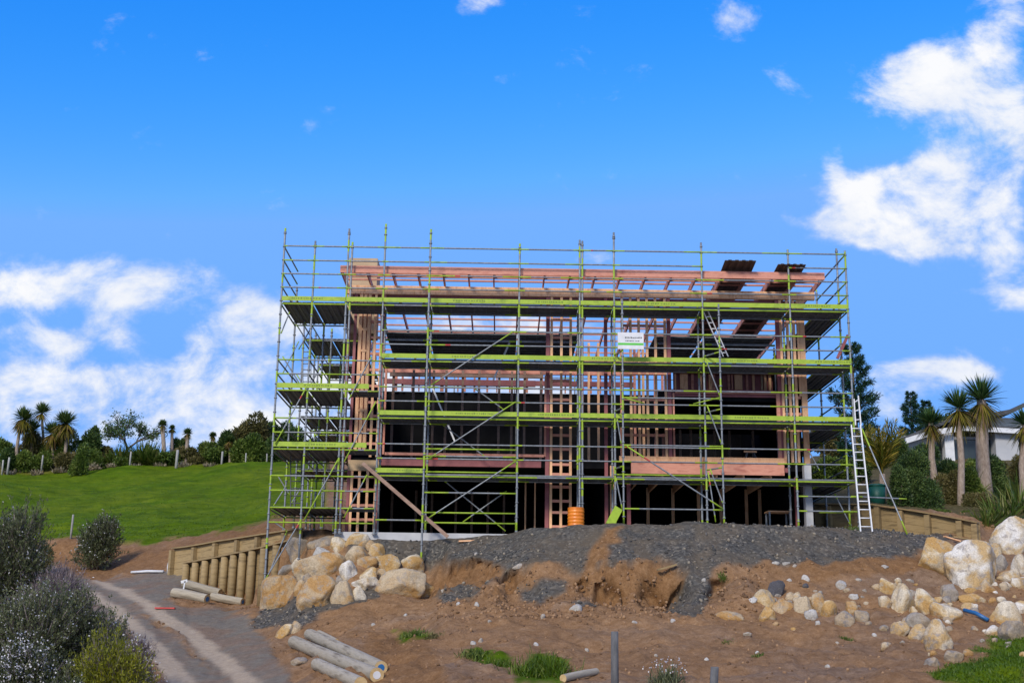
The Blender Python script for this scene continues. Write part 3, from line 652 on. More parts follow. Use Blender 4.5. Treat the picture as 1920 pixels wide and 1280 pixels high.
hb('concrete_post', wx(1505,930), wx(1518,930), YW-.4, YW-.1, gz(wx(1510,930), YW-.2)-.2, zw(874,1510), 'concrete')
hb('floor_edge', wx(1160), wx(1468), YW-.06, YW+.1, zw(868,1320), zw(857,1320), 'timber')
hb('floor_edge', wx(1181), wx(1462), YW-.16, YW-.061, zw(890,1320), zw(870,1320), 'pinktimber')
for p in (1200, 1240, 1290, 1340, 1390, 1440): hb('floor_joist', wx(p)-.03, wx(p)+.03, YW+.12, 6, ZF1-.62, ZF1-.3, 'timber')
# rear and side walls, closed off and coloured near-black to darken the interior
zrw = 7.36
hb('rear_wall', XL, XR-.1, 13, 13.15, -.05, zrw, 'shadeblack')
hb('side_wall', XR-.25, XR-.12, 2.2, 12.95, -.05, 7.2, 'shadeblack'); hb('side_wall', XL+.02, XL+.14, 2.2, 12.95, -.05, 7.0, 'shadeblack')
hb('inner_wall', wx(1140), wx(1152), 3, 12.9, -.05, 2.4, 'shadeblack')
rz = [at(850, y, 12.7)[2] for y in (733, 721, 712, 700, 685)]
hb('rear_beam', XL, wx(1250), 12.6, 12.75, rz[3], rz[4], 'pinktimber'); hb('rear_beam', XL, wx(1250), 12.62, 12.76, rz[1], rz[2], 'steelred')
px = 724
while px < 1250:
    x_ = at(px, 705, 12.8)[0]; w = random.choice([.06, .09, .09, .16]); hb('rear_stud', x_-w/2, x_+w/2, 12.8, 12.9, zrw, rz[3]+.05, 'pinktimber'); px += random.choice([13, 18, 24, 30])
# framed and part lined wall behind the right-hand opening
hb('lining', wx(1262), wx(1458), 6.1, 6.15, ZF2, 6.2, 'shadeblack'); hb('lining', at(1262,700,6.1)[0], at(1462,700,6.1)[0], 6.12, 6.16, 6.15, 7.35, 'steelred')
px = 1266
while px < 1458:
    x_ = at(px, 705, 6)[0]; w = random.choice([.05, .09, .09, .14, .3]); hb('inner_stud', x_-w/2, x_+w/2, 5.95, 6.05, ZF2+.3, 7.3, random.choice(['timber','timber','ply','pinktimber'])); px += random.choice([6, 9, 12, 16])
hb('inner_beam', at(1262,700,5.9)[0], at(1462,700,5.9)[0], 5.8, 5.94, 6.85, 7.1, 'pinktimber')
for p in (1092, 1104, 1122, 1165, 1190, 1206, 1228, 1242):
    x_ = at(p, 705, 9)[0]; hb('inner_stud', x_-.05, x_+.05, 9, 9.09, ZF1, 8.8, random.choice(['timber', 'pinktimber']))
hb('inner_beam', at(1090,700,9)[0], at(1252,700,9)[0], 8.9, 9., 7.75, 8.15, 'timber')
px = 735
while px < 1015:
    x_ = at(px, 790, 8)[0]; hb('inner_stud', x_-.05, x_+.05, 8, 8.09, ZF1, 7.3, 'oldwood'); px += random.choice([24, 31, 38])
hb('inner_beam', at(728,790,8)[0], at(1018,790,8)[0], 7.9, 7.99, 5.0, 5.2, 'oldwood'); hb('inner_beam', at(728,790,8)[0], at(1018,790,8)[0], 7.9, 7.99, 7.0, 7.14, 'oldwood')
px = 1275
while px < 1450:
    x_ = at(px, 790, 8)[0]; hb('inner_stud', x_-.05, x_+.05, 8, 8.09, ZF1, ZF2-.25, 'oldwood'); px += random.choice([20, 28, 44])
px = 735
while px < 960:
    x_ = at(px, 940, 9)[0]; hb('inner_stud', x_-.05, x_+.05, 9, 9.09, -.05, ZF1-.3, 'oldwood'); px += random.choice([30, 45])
for p in (1215, 1262, 1310, 1352, 1400, 1425): hb('inner_stud', at(p,950,7)[0]-.06, at(p,950,7)[0]+.06, 7, 7.09, -.05, ZF1-.3, 'timber')
for p in (985, 1003): hb('inner_stud', at(p,950,5)[0]-.03, at(p,950,5)[0]+.03, 5, 5.09, -.05, ZF1-.3, 'timber')
# roof
def zr(Y): return 9.28-.028*(Y-.25)
xl, xr = at(638, 508, .25)[0], at(1546, 522, .25)[0]
hb('fascia', xl, xr, .22, .265, zr(.25)-.14, zr(.25)+.12, 'pinktimber')
hb('top_plate', wx(650, 550), wx(1150, 550), YW-.045, YW+.10, PT, 9.06, 'timber'); hb('top_plate', wx(1150, 550)+.004, wx(1527, 560), YW-.05, YW+.10, PT+.02, 9.05, 'timber')
hb('soffit_beam', wx(660, 550), wx(1500, 560), YW+.15, YW+.24, PT-.25, PT+.02, 'steelred')
n = 19
for i in range(n+1):
    x = xl+.03+(xr-xl-.06)*i/n
    mb = MB(); mb.bar((x,.27,zr(.27)-.02), (x,13.3,zr(13.3)-.02), .05, .21); mb.build('rafter', [M['pinktimber']], hs)
for k in range(13):
    y = .75+k*1.02; z = zr(y)+.115
    hb('roof_batten', xl+.05, xr-.05, y, y+.07, z-.03, z+.03, 'pinktimber')
hb('eave_blocking', xl+.1, xr-.1, .8, .86, zr(.8)-.1, zr(.8)+.05, 'pinktimber')
bx0, bx1 = at(655,490,3)[0], at(708,490,3)[0]
hb('plywood_box', bx0, bx1, 3, 4.2, 7.6, at(680,484,3)[2], 'ply')

# strips of old roof sheet lying on the battens
for p0, p1, lab, ov, top in ((1355, 1413, 'larger dark brown roof sheet on the bare rafters, jutting highest above the fascia', -.32, .17), (1455, 1507, 'dark brown roof sheet lying across the rafters nearer the right end of the roof', -.18, .1)):
    x0, x1 = at(p0, 515, .2)[0], at(p1, 515, .2)[0]
    mb = MB(); k = 9
    for i in range(k):
        a, b_ = x0+(x1-x0)*i/k, x0+(x1-x0)*(i+1)/k; dz = .02*(i % 2)
        mb.quadbox([(a,ov+random.uniform(0,.07),zr(0)+.16+top+dz), (b_,ov+random.uniform(0,.07),zr(0)+.16+top+dz), (b_,.9,zr(.9)+.17+dz), (a,.9,zr(.9)+.17+dz), (a,ov,zr(0)+.19+top+dz), (b_,ov,zr(0)+.19+top+dz), (b_,.9,zr(.9)+.2+dz), (a,.9,zr(.9)+.2+dz)])
        mb.quadbox([(a,.9,zr(.9)+.17+dz), (b_,.9,zr(.9)+.17+dz), (b_,9.5,zr(9.5)+.17+dz), (a,9.5,zr(9.5)+.17+dz), (a,.9,zr(.9)+.2+dz), (b_,.9,zr(.9)+.2+dz), (b_,9.5,zr(9.5)+.2+dz), (a,9.5,zr(9.5)+.2+dz)])
    props(mb.build('roof_sheet', [M['bark']]), lab, 'roof sheet', 'roof sheets laid over the rafters')

# ------------------------------------------------------------------ ladders, sign, site things
def ladder(name, bl, tl, br, tr_, label, nr, mt='alu', w=.05):
    bl, tl, br, tr_ = map(np.array, (bl, tl, br, tr_)); t = empty(name, (bl+br)/2, label, 'ladder', 'ladders on the scaffold')
    for a, b_ in ((bl, tl), (br, tr_)):
        mb = MB(); mb.bar(a, b_, w, .07, up=(0,1,0)); mb.build('side_rail', [M[mt]], t)
    for i in range(nr):
        q = (i+.6)/nr; mb = MB(); mb.tube([bl+(tl-bl)*q, br+(tr_-br)*q], .02, 8); mb.build('rung', [M[mt]], t, True)
g0 = hit(1614, 988)
yl = -1.5; zb_l = float(terr(at(1624,989,yl)[0], yl))+.03
bl_, br_ = at(1613,989,yl), at(1635,989,yl); bl_[2] = br_[2] = zb_l
ladder('extension_ladder', bl_, at(1596,797,-.25), br_, at(1613,797,-.25), 'long silver aluminium ladder leaning against the right end of the scaffold', 13, w=.038)
ladder('ladder_section', at(1604,797,-.22), at(1601,748,-.12), at(1614,797,-.22), at(1609,742,-.12), 'short top section of silver ladder above the long ladder at the right end', 3, w=.035)
ladder('access_ladder', at(1356,668,.8), at(1316,578,.3), at(1365,668,.8), at(1325,578,.3), 'slanting silver ladder between the two highest decks near the stair tower', 8, w=.03)
ladder('access_ladder', at(545,965,1.6), at(545,842,1.6), at(565,965,1.6), at(565,842,1.6), 'upright grey ladder inside the lower left corner of the scaffold', 9, 'grey_wood', .03)
ladder('access_ladder', at(568,722,4.2), at(568,655,4.2), at(583,722,4.2), at(583,655,4.2), 'small dark ladder inside the upper left end of the scaffold', 6, 'galv', .025)
sg = empty('banner_sign', at(1182,640,-.85), 'white banner with a bright green stripe tied to the upper middle of the scaffold', 'sign')
a = at(1158,623,-.82); b_ = at(1207,655,-.82)
mb = MB(); mb.box(a[0], b_[0], -.84, -.81, b_[2], a[2]); mb.build('banner', [M['white']], sg)
H_ = a[2]-b_[2]; W_ = b_[0]-a[0]
mb = MB(); mb.box(a[0]+.01, b_[0]-.01, -.843, -.8405, b_[2]+.24*H_, b_[2]+.37*H_); mb.build('stripe', [M['signgreen']], sg)
mb = MB()
for zf, h, x0f, x1f in ((.68, .085, .28, .92), (.50, .06, .3, .6), (.50, .05, .66, .84)):
    xx = a[0]+W_*x0f
    while xx < a[0]+W_*x1f:
        w = random.uniform(.02, .05); mb.box(xx, xx+w, -.8435, -.8405, b_[2]+zf*H_-.02, b_[2]+zf*H_-.02+h*H_*random.uniform(.8, 1.1)); xx += w+.018
mb.build('lettering', [M['ink']], sg)

dr_p = at(1081, 988, -1.9); gd = gz(dr_p[0], -1.7); R_ = (at(1097,970,-1.7)[0]-at(1065,970,-1.7)[0])/2
dt = empty('plastic_drum', (dr_p[0], -1.55, gd), 'ribbed orange plastic drum standing on the gravel below the middle of the scaffold', 'drum')
ztop = at(1081, 953, -1.55)[2]; mb = MB(); pts = []; rs = []
for i in range(33):
    q = i/32; pts.append((dr_p[0], -1.55, gd-.05+(ztop-gd+.05)*q)); rs.append(R_*(.97+.03*math.cos(q*2*math.pi*6)) if 0 < i < 32 else R_*.93)
mb.tube(pts, rs, 28); mb.build('drum_body', [M['orange']], dt, True)
mb = MB(); mb.tube([(dr_p[0],-1.55,ztop), (dr_p[0],-1.55,ztop+.025)], [R_*.96, R_*.94], 28); mb.build('drum_lid', [M['orange']], dt, True)
def plank(name, p0, p1, w, h, mt, label, cat, group=None, up=(0,1,0)):
    mb = MB(); mb.bar(p0, p1, w, h, up=up); return props(mb.build(name, [M[mt]]), label, cat, group)
plank('toe_board', at(1143,984,-1.9), at(1160,952,-1.3), .28, .04, 'lime', 'wide lime green board leaning on end beside the orange drum', 'board')
plank('timber_plank', at(840,1006,-.5), at(680,868,-.2), .12, .05, 'oldwood', 'long brown timber plank slanting down across the lower left bays to the slab', 'plank')
plank('timber_brace', at(853,828,2.6), at(809,722,2.6), .06, .05, 'alu', 'pale pole slanting inside the left opening of the middle storey', 'pole', 'pale poles inside the frame')
plank('timber_brace', at(925,712,3.5), at(963,625,3.5), .07, .05, 'white', 'short whitish pole slanting under the roof left of the middle', 'pole', 'pale poles inside the frame')
plank('red_plank', at(1570,672,.9), at(1590,628,.9), .1, .05, 'steelred', 'dark red plank sticking up over the right end of the scaffold', 'plank')
wbn = empty('workbench', at(1460,985,2.6), 'dark workbench with an orange top inside the right ground floor opening', 'workbench')
w0, w1 = at(1438,960,2.6)[0], at(1482,960,2.6)[0]; zt_b = at(1460,958,2.6)[2]
hb('top', w0, w1, 2.4, 3.1, zt_b-.04, zt_b, 'timber', wbn)
for x_ in (w0+.06, w1-.06):
    for y_ in (2.45, 3.05): hb('leg', x_-.03, x_+.03, y_-.03, y_+.03, -.06, zt_b-.04, 'galv', wbn)
sh = empty('sawhorse', at(1406,858,2.2), 'small pale timber sawhorse on the first floor edge behind the right rails', 'sawhorse')
q0 = at(1394,858,2.4); q1 = at(1420,858,2.4); zb_ = ZF1
for x_, dx in ((q0[0]+.15, -.18), (q1[0]-.15, .18)):
    for yy in (2.1, 2.7):
        mb = MB(); mb.bar((x_+dx, yy, zb_-.02), (x_, 2.4, zb_+.5), .05, .04, up=(0,1,0)); mb.build('leg', [M['grey_wood']], sh)
mb = MB(); mb.bar((q0[0]+.02,2.4,zb_+.5), (q1[0]-.02,2.4,zb_+.5), .08, .06); mb.build('beam', [M['timber']], sh)
plank('timber_scrap', at(1232,1068,-4.75), at(1268,1058,-4.65), .1, .05, 'wallwood', 'short pale board lying on the cut dirt bank below the gravel', 'board', up=(0,0,1))
plank('timber_scrap', at(860,1014,-.55), at(890,1013,-.5), .12, .05, 'timber', 'thin brown board lying on the gravel against the slab edge', 'board', up=(0,0,1))
plank('plank', at(1787,1006,-.4), at(1862,1018,-.2), .14, .04, 'wallwood', 'pale planks lying behind the two big boulders on the right', 'plank', up=(0,0,1))
plank('plank', at(1770,1005,.1), at(1800,1014,.2), .12, .04, 'timber', 'short orange plank end beside the pale plank behind the big boulders', 'plank', up=(0,0,1))
# ------------------------------------------------------------------ retaining walls
def retaining(name, pts, ztops, zbots, label, post, cap, posts_at, r=.1, board=.05):
    """pts: plan points of the wall line; posts stand on its open side"""
    base = np.array([pts[0][0], pts[0][1], zbots[0]]); t = empty(name, base, label, 'retaining wall')
    P = np.array(pts, float); S = np.concatenate([[0], np.cumsum(np.linalg.norm(np.diff(P, axis=0), axis=1))]); S /= S[-1]
    def q(s): return np.array([np.interp(s, S, P[:, 0]), np.interp(s, S, P[:, 1])]), np.interp(s, S, ztops), np.interp(s, S, zbots)
    n = 24; mb = MB()
    a = q(0)[0]; e = q(1)[0]; d = (e-a)/np.linalg.norm(e-a); nrm = np.array([d[1], -d[0]])
    if nrm[1] > 0: nrm = -nrm
    hmax = max(z1-z0 for z1, z0 in zip(ztops, zbots)); nb = max(2, int(hmax/.2)+1)
    for k in range(nb):                 # board courses follow the top of the wall
        f0, f1 = k/nb, (k+1)/nb
        for i in range(6):
            s0, s1 = i/6, (i+1)/6; (A, t0, b0), (B, t1, b1) = q(s0), q(s1); b0 -= .4; b1 -= .4
            za0, za1, zb0, zb1 = t0-(t0-b0)*f1+.008, t0-(t0-b0)*f0, t1-(t1-b1)*f1+.008, t1-(t1-b1)*f0
            o = nrm*.05
            mb.quadbox([(*A, za0), (*B, zb0), (*(B-o), zb0), (*(A-o), za0), (*A, za1), (*B, zb1), (*(B-o), zb1), (*(A-o), za1)])
    mb.build('boards', [M['wallwood']], t)
    for s in posts_at:
        p, zt_, zb_ = q(s); c = p+nrm*(r+.01); mb = MB()
        if post == 'round':
            mb.tube([(*c, zb_-.3), (*(c), (zb_+zt_)/2), (*(c+nrm*-.0), zt_-.03)], [r*1.08, r*1.03, r], 12); o = mb.build('post', [M['wallwood']], t, True)
        else:
            mb.quadbox([(*(c+d*r*i+nrm*r*j), z) for z in (zb_-.3, zt_-.05) for i, j in ((-1,-1),(1,-1),(1,1),(-1,1))]); mb.build('post', [M['wallwood']], t)
    if cap:
        mb = MB()
        for i in range(8):
            s0, s1 = i/8, (i+1)/8; (A, t0, _), (B, t1, _2) = q(s0), q(s1); o1 = nrm*cap; o2 = -nrm*.1
            mb.quadbox([(*(A+o1), t0+.002), (*(B+o1), t1+.002), (*(B+o2), t1+.002), (*(A+o2), t0+.002), (*(A+o1), t0+.05), (*(B+o1), t1+.05), (*(B+o2), t1+.05), (*(A+o2), t0+.05)])
        mb.build('capping', [M['wallwood']], t)
    return t
def wl(spec):     # (px, py_top, py_bottom, Y)
    return [at(p, (a+b)/2, Y)[:2] for p, a, b, Y in spec], [zp(p, a, Y) for p, a, b, Y in spec], [zp(p, b, Y) for p, a, b, Y in spec]
u_ = [(325,1029,1076,8.0), (366,1024,1066,7.0), (407,1016,1056,5.85), (449,1010,1046,4.85), (493,1003,1040,3.5), (565,992,1022,2.0)]
P_, T_, B_ = wl(u_); retaining('retaining_wall', P_, T_, B_, 'upper timber retaining wall of square posts and boards below the green paddock', 'square', .14, (.0, .18, .36, .53, .71, .9), .085)
l_ = [(350,1057,1112,6.6), (420,1044,1126,4.65), (480,1031,1136,2.75), (546,1015,1130,1.45)]
P_, T_, B_ = wl(l_); retaining('retaining_wall', P_, T_, B_, 'lower timber retaining wall of close round poles beside the gravel drive', 'round', .22, [.02+.098*i for i in range(10)], .135)
r_ = [(1528,946,1000,6.1), (1640,947,1004,4.6), (1762,966,1020,2.9), (1838,981,1030,1.7)]
P_, T_, B_ = wl(r_); retaining('retaining_wall', P_, T_, B_, 'capped timber retaining wall at the right end under the dark shrubs', 'square', .2, (.1, .28, .40, .54, .70, .89, .98), .1)

# ------------------------------------------------------------------ boulders
def ico(sub):
    import bmesh
    bm = bmesh.new(); bmesh.ops.create_icosphere(bm, subdivisions=sub, radius=1)
    V = np.array([v.co[:] for v in bm.verts]); F = np.array([[v.index for v in f.verts] for f in bm.faces]); bm.free(); return V, F
ICO = {k: ico(k) for k in (1, 2, 3, 4, 5)}
def boulder(px, py, w, h, mt, label, rot=0, Y=None, seed=None, sub=None, facet=12, group='boulders', sink=.3, name='boulder', cat='boulder', depth=.8):
    seed = int(px*7+py*13) if seed is None else seed; r = np.random.default_rng(seed)
    D, F = ICO[sub or (5 if w > 60 else 4 if w > 24 else 3)]
    n = r.normal(size=(facet, 3)); n /= np.linalg.norm(n, axis=1)[:, None]; hh = r.uniform(.58, .98, facet)
    dn = np.maximum(D@n.T, .04); q = hh/dn; k = 34.
    rr = -np.log(np.exp(-k*np.minimum(q, 1.35)).sum(1)+np.exp(-k*1.12))/k
    V = D*rr[:, None]; V += D*((.05*fbm(D*2.2+seed % 91, 4, seed % 50)+.028*fbm(D*7+seed % 37, 3, seed % 41)))[:, None]
    V -= (V.max(0)+V.min(0))/2; V /= (V.max(0)-V.min(0))/2
    if Y is None: Y = hit(px, py+h*.42)[1]
    s = DIST+Y; ww, hgt = w/FPX*s*1.06, h/FPX*s*1.08
    a = rad(rot); ca, sa_ = math.cos(a), math.sin(a)
    if rot:
        e = max(.55, abs(math.sin(2*a))*.25+.75); V = V*np.array([1., 1., 1.])
        V = np.stack([V[:, 0]*ca-V[:, 2]*.6*sa_, V[:, 1], V[:, 0]*sa_+V[:, 2]*.6*ca], -1); V -= (V.max(0)+V.min(0))/2; V /= (V.max(0)-V.min(0))/2
    V = V*np.array([ww/2, (ww*.5+hgt*.5)*depth/2, hgt/2*(1+sink)])
    c = at(px, py, Y)+np.array([0, (ww+hgt)*.25*depth*.55, -hgt*sink/2])
    me = mesh_np(name, V, F, M[mt], smooth=True); me.location = c
    return props(me, label, cat, group)
LP = 'sandstone boulders piled at the left corner'
for a in [
 (523,1111,70,64,'rock_tan','big flat faced tan boulder at the foot of the pile beside the lime scaffold leg',0),
 (596,1109,78,60,'rock_tan','broad smooth tan boulder in the middle of the bottom row of the pile',0),
 (641,1112,44,46,'rock_tan','narrow upright tan boulder against the right of the broad smooth one',0),
 (600,1061,98,50,'rock_tan','long pale grey and ochre boulder lying diagonally across the middle of the pile',24),
 (667,1040,42,34,'rock_tan','squarish tan boulder just above the pale grey block in the pile',0),
 (634,1020,32,28,'rock_ochre','rounded golden boulder on the top left of the pile below a scaffold foot',0),
 (669,1009,44,22,'rock_ochre','flat golden slab on the very top of the pile',12),
 (679,1021,22,18,'rock_tan','small tilted tan stone under the flat golden top slab',30),
 (694,1022,22,20,'rock_tan','small round tan stone at the top right of the pile',0),
 (706,1031,30,26,'rock_ochre','round golden stone at the right shoulder of the pile',0),
 (688,1053,38,22,'rock_tan','oblong tan stone above the wedge shaped stone in the pile',12),
 (653,1070,36,38,'rock_pale','pale grey squarish block in the heart of the pile',0),
 (688,1074,36,24,'rock_ochre','wedge shaped golden stone right of the pale grey block',10),
 (727,1053,46,30,'rock_ochre','tan boulder left of the orange boulder near the long grey scaffold leg',-20),
 (769,1056,50,34,'rock_ochre','orange boulder at the right end of the upper row of the pile',0),
 (719,1077,28,22,'rock_tan','small tan stone behind the biggest right hand boulder of the pile',0),
 (748,1091,94,50,'rock_tan','largest right hand boulder of the pile, pale with an ochre patch',8),
 (797,1104,52,34,'rock_ochre','bright ochre boulder at the right end of the bottom row',0),
 (684,1094,50,26,'rock_pale','low pale boulder between the bottom tan pair and the large right one',0),
 (672,1112,28,28,'rock_ochre','half buried ochre stone under the low pale boulder',0),
 (602,1036,30,22,'rock_white','small whitish stone near the top left of the pile',0),
 (560,1029,48,42,'rock_grey','dull brown boulder at the upper left of the pile beside the timber wall',0),
 (562,1058,32,26,'rock_ochre','small ochre stone left of the long diagonal boulder',0),
 (540,1067,38,18,'rock_grey','flat dull brown stone beside the blue scaffold brace',12),
 (562,1100,22,26,'rock_tan','small tan stone wedged between the two big bottom boulders',0),
 (608,1013,54,20,'rock_grey','flat dull brown slab at the top left behind the golden boulder',6),
 (586,1022,22,16,'rock_grey','small dull stone between the dull brown boulder and slab',0),
 (578,1082,22,18,'rock_grey','small dull stone tucked under the long diagonal boulder',0),
 (640,1086,22,16,'rock_grey','small grey stone under the pale grey block',0),
 (712,1100,20,16,'rock_grey','small grey stone low between the two right hand boulders',0)]:
    boulder(*a[:6], rot=a[6], group=LP)
boulder(532,1183,36,26,'rock_ochre','yellow stone lying alone on the dirt below the pile', 22, group='loose stones below the pile')
boulder(554,1175,22,22,'rock_tan','rounded pale stone touching the yellow stone below the pile', 0, group='loose stones below the pile')
RP = 'sandstone boulders dumped on the right'
for a in [
 (1768,1044,82,70,'rock_ochre','big boulder with an orange left side next to the whitest one',0),
 (1829,1060,98,94,'rock_pale','biggest whitish jagged boulder in front of the timber wall',0),
 (1908,1003,84,72,'rock_pale','white and orange boulder cut by the right edge at the top',30),
 (1918,1060,34,42,'rock_pale','whitish upright block under the highest right boulder',0),
 (1880,1056,26,32,'rock_grey','grey upright stone between the whitest and the highest boulder',0),
 (1866,1032,24,28,'rock_ochre','narrow orange stone tucked behind the whitest boulder',0),
 (1894,1079,44,24,'rock_pale','pale wedge shaped stone below the grey upright stone',14),
 (1916,1092,38,22,'rock_pale','flat pale stone at the right edge under the wedge',0),
 (1885,1098,22,15,'rock_tan','small tan stone left of the flat pale stone',0),
 (1667,1099,38,30,'rock_ochre','cream and ochre stone on top of a pair left of the big boulders',0),
 (1695,1122,42,56,'rock_ochre','tall split ochre stone leaning against the cream one',0),
 (1662,1128,26,22,'rock_pale','whitish broken stone under the cream and ochre stone',0),
 (1743,1126,50,44,'rock_ochre','pointed ochre boulder right of the tall split stone',-28),
 (1782,1111,38,32,'rock_grey','grey rounded boulder behind the pointed ochre one',0),
 (1776,1148,58,36,'rock_ochre','oblong tan boulder lying below the grey rounded one',-8),
 (1825,1121,48,18,'rock_ochre','flat golden slab below the whitest boulder',-6),
 (1819,1137,30,15,'rock_pale','thin cream slab above the blue pipe',14),
 (1852,1099,36,26,'rock_tan','tan stone at the lower right of the whitest boulder',0),
 (1821,1106,24,10,'rock_ochre','thin golden flake under the whitest boulder',0),
 (1723,1164,46,30,'rock_grey','grey brown boulder above the pale pair of the front cluster',0),
 (1690,1180,32,30,'rock_pale','round cream stone with a dark eye left in the front cluster',0),
 (1723,1184,38,28,'rock_pale','smooth pale stone in the middle of the front cluster',16),
 (1762,1190,48,56,'rock_pale','tall white and orange streaked boulder standing in the front cluster',0),
 (1888,1150,56,44,'rock_ochre','large ochre boulder to the right of the blue pipe',0),
 (1868,1182,36,20,'rock_pale','cream flat stone below the end of the blue pipe',10),
 (1902,1184,46,38,'rock_grey','grey boulder at the front edge of the grass on the right',0),
 (1918,1138,30,24,'rock_pale','pale stone behind the large ochre boulder at the right edge',0),
 (1751,1241,30,18,'rock_grey','low grey stone nearest the grass in front of the cluster',0),
 (1789,1232,36,24,'rock_grey','grey brown low stone beside the grass edge',0),
 (1585,1160,34,30,'rock_grey','two toned grey stone at the foot of a small stack',0),
 (1597,1138,20,24,'rock_tan','upright tan stone in the small stack',0),
 (1617,1155,28,22,'rock_grey','dull brown stone right of the small stack',0),
 (1600,1118,18,10,'rock_white','thin pale flake on top of the small stack',10),
 (1435,1120,40,31,'rock_ochre','round ochre boulder in front of the dark blue stone',0),
 (1455,1103,34,30,'rock_blue','dark blue grey round stone behind the ochre boulder',0),
 (1440,1151,30,27,'rock_ochre','triangular tan stone below the round ochre boulder',0),
 (1470,1136,46,26,'rock_tan','long pale tan boulder right of the triangular stone',0),
 (1483,1117,20,15,'rock_tan','little tan stone above the long pale tan boulder',0),
 (1497,1122,20,24,'rock_pale','upright cream stone in the middle cluster',0),
 (1508,1133,34,30,'rock_tan','round tan stone at the centre of the middle cluster',0),
 (1537,1130,28,36,'rock_tan','upright tan stone at the right of the middle cluster',0),
 (1556,1141,30,30,'rock_ochre','yellowish stone at the right end of the middle cluster',0),
 (1522,1152,24,19,'rock_white','bluish white stone in front of the middle cluster',0),
 (1411,1124,18,11,'rock_white','white pointed stone left of the round ochre boulder',14),
 (1367,1154,54,18,'rock_tan','flat tan slab lying alone left of the middle cluster',10),
 (1578,1096,19,17,'rock_white','pale grey square block alone on the brown dirt',0),
 (1511,1083,14,12,'rock_white','small pale stone high on the dirt above the middle cluster',0),
 (1511,1098,12,10,'rock_blue','tiny dark stone below a small pale stone on the dirt',0)]:
    boulder(*a[:6], rot=a[6], group=RP)
boulder(1079,1139,24,14,'rock_white','white torn lump at the foot of the brown pile', 0, group='white scraps on the dirt', name='stone', cat='stone')
boulder(975,1060,28,9,'rock_white','flat white slab stuck on the cut bank', 12, group='white scraps on the dirt', name='stone', cat='stone')
for q in [(893,1038,8,6),(860,1131,9,6),(894,1132,9,8),(1018,1155,8,9),(887,1205,10,8),(901,1200,9,9),(1005,1207,9,7),(1190,1166,10,6),(1402,1188,15,7),(1262,1163,9,7),(1534,1167,9,8),(1610,1086,12,5),(1703,1087,11,5),(1480,1087,10,6),(829,1108,11,8),(1320,1087,8,7),(1455,1055,14,6),(1475,1056,15,6),(1490,1060,10,6),(1660,1062,14,8),(1552,1248,9,6),(1325,1235,8,6),(1640,1190,9,7),(1230,1228,7,5),(918,1164,7,5),(700,1170,8,5),(760,1152,7,5),(1100,1218,8,6),(1570,1205,8,6),(1420,1222,8,5)]:
    boulder(*q, 'rock_white', 'small pale stone scattered on the brown dirt slope', group='small pale stones scattered on the dirt', name='stone', cat='stone', facet=7)
_rs = np.random.default_rng(5)
for i in range(70):
    x_ = _rs.uniform(1640, 1920); y_ = _rs.uniform(1050+.02*(1920-x_), 1235); sz = _rs.uniform(6, 17)*(1 if y_ > 1090 else .8)
    if x_ < 1720 and y_ < 1085: continue
    boulder(x_, y_, sz*_rs.uniform(1, 1.5), sz*.8, _rs.choice(['rock_ochre', 'rock_tan', 'rock_pale', 'rock_grey', 'rock_grey']), 'small broken stone among the dumped boulders on the right', group='small stones among the right hand boulders', name='stone', cat='stone', facet=8)
for i in range(26):
    x_ = _rs.uniform(1400, 1630); y_ = _rs.uniform(1105, 1175); sz = _rs.uniform(5, 11)
    boulder(x_, y_, sz*1.3, sz*.8, _rs.choice(['rock_tan', 'rock_grey', 'rock_grey']), 'small stone around the middle cluster on the dirt', group='small stones around the middle cluster', name='stone', cat='stone', facet=8)
boulder(1488,1179,10,7,'rock_ochre','tiny yellow scrap on the dirt below the middle cluster', group='scraps on the dirt', name='stone', cat='stone')

# ------------------------------------------------------------------ logs, pipes, scraps
def logp(p0, p1, rpx, label, end=None, Y0=None, Y1=None, group='logs', lift=0):
    a = hit(*p0) if Y0 is None else at(*p0, Y0); b_ = hit(*p1) if Y1 is None else at(*p1, Y1)
    r = rpx/FPX*(DIST+a[1]); a = a+np.array([0,0,lift+r*.8]); b_ = b_+np.array([0,0,lift+r*.8])
    t = empty('log', (a+b_)/2, label, 'log', group); d = (b_-a)
    ln = float(np.linalg.norm(d)); rq = Vector((1, 0, 0)).rotation_difference(Vector(d)); sag = r*random.uniform(-.12, .12)
    def local(mb, name, mt, smooth):          # built along its own x axis, so the grain runs along the log
        me = bpy.data.meshes.new(name); me.from_pydata(mb.v, [], mb.f); me.update(); o = link(name, me, [M[mt]], t, smooth)
        o.rotation_mode = 'QUATERNION'; o.rotation_quaternion = rq; o.location = a-OFF[t.name]; return o
    mb = MB(); mb.tube([(ln*q, 0, sag*math.sin(3.14*q)) for q in np.linspace(0, 1, 7)], [r*(1.04-.1*q) for q in np.linspace(0, 1, 7)], 16, cap=False); local(mb, 'trunk', 'log', True)
    for x0, x1, k, mt in ((-.006, .002, 1.03, 'logend'), (ln-.002, ln+.006, .93, 'logend'), (ln+.0065, ln+.012, .5, end)):
        if mt: mb = MB(); mb.tube([(x0, 0, 0), (x1, 0, 0)], r*k, 16); local(mb, 'sawn_end' if mt == 'logend' else 'end_mark', mt, False)
logp((551,1212), (706,1277), 11, 'longest grey log slanting at the bottom of the dirt with a white lower end', 'white', group='grey logs at the bottom')
logp((580,1197), (714,1262), 10, 'grey log behind the longest one with a blue painted end', 'bluep', group='grey logs at the bottom')
logp((594,1254), (676,1292), 11, 'short thick grey log in front of the other two beside the drive', group='grey logs at the bottom')
logp((598,1190), (630,1206), 5, 'thin pale pole lying along the back of the grey logs', group='grey logs at the bottom')
logp((326,1118), (388,1130), 9, 'brown log with a blue end lying by the drive', 'bluep', group='brown logs below the lower wall')
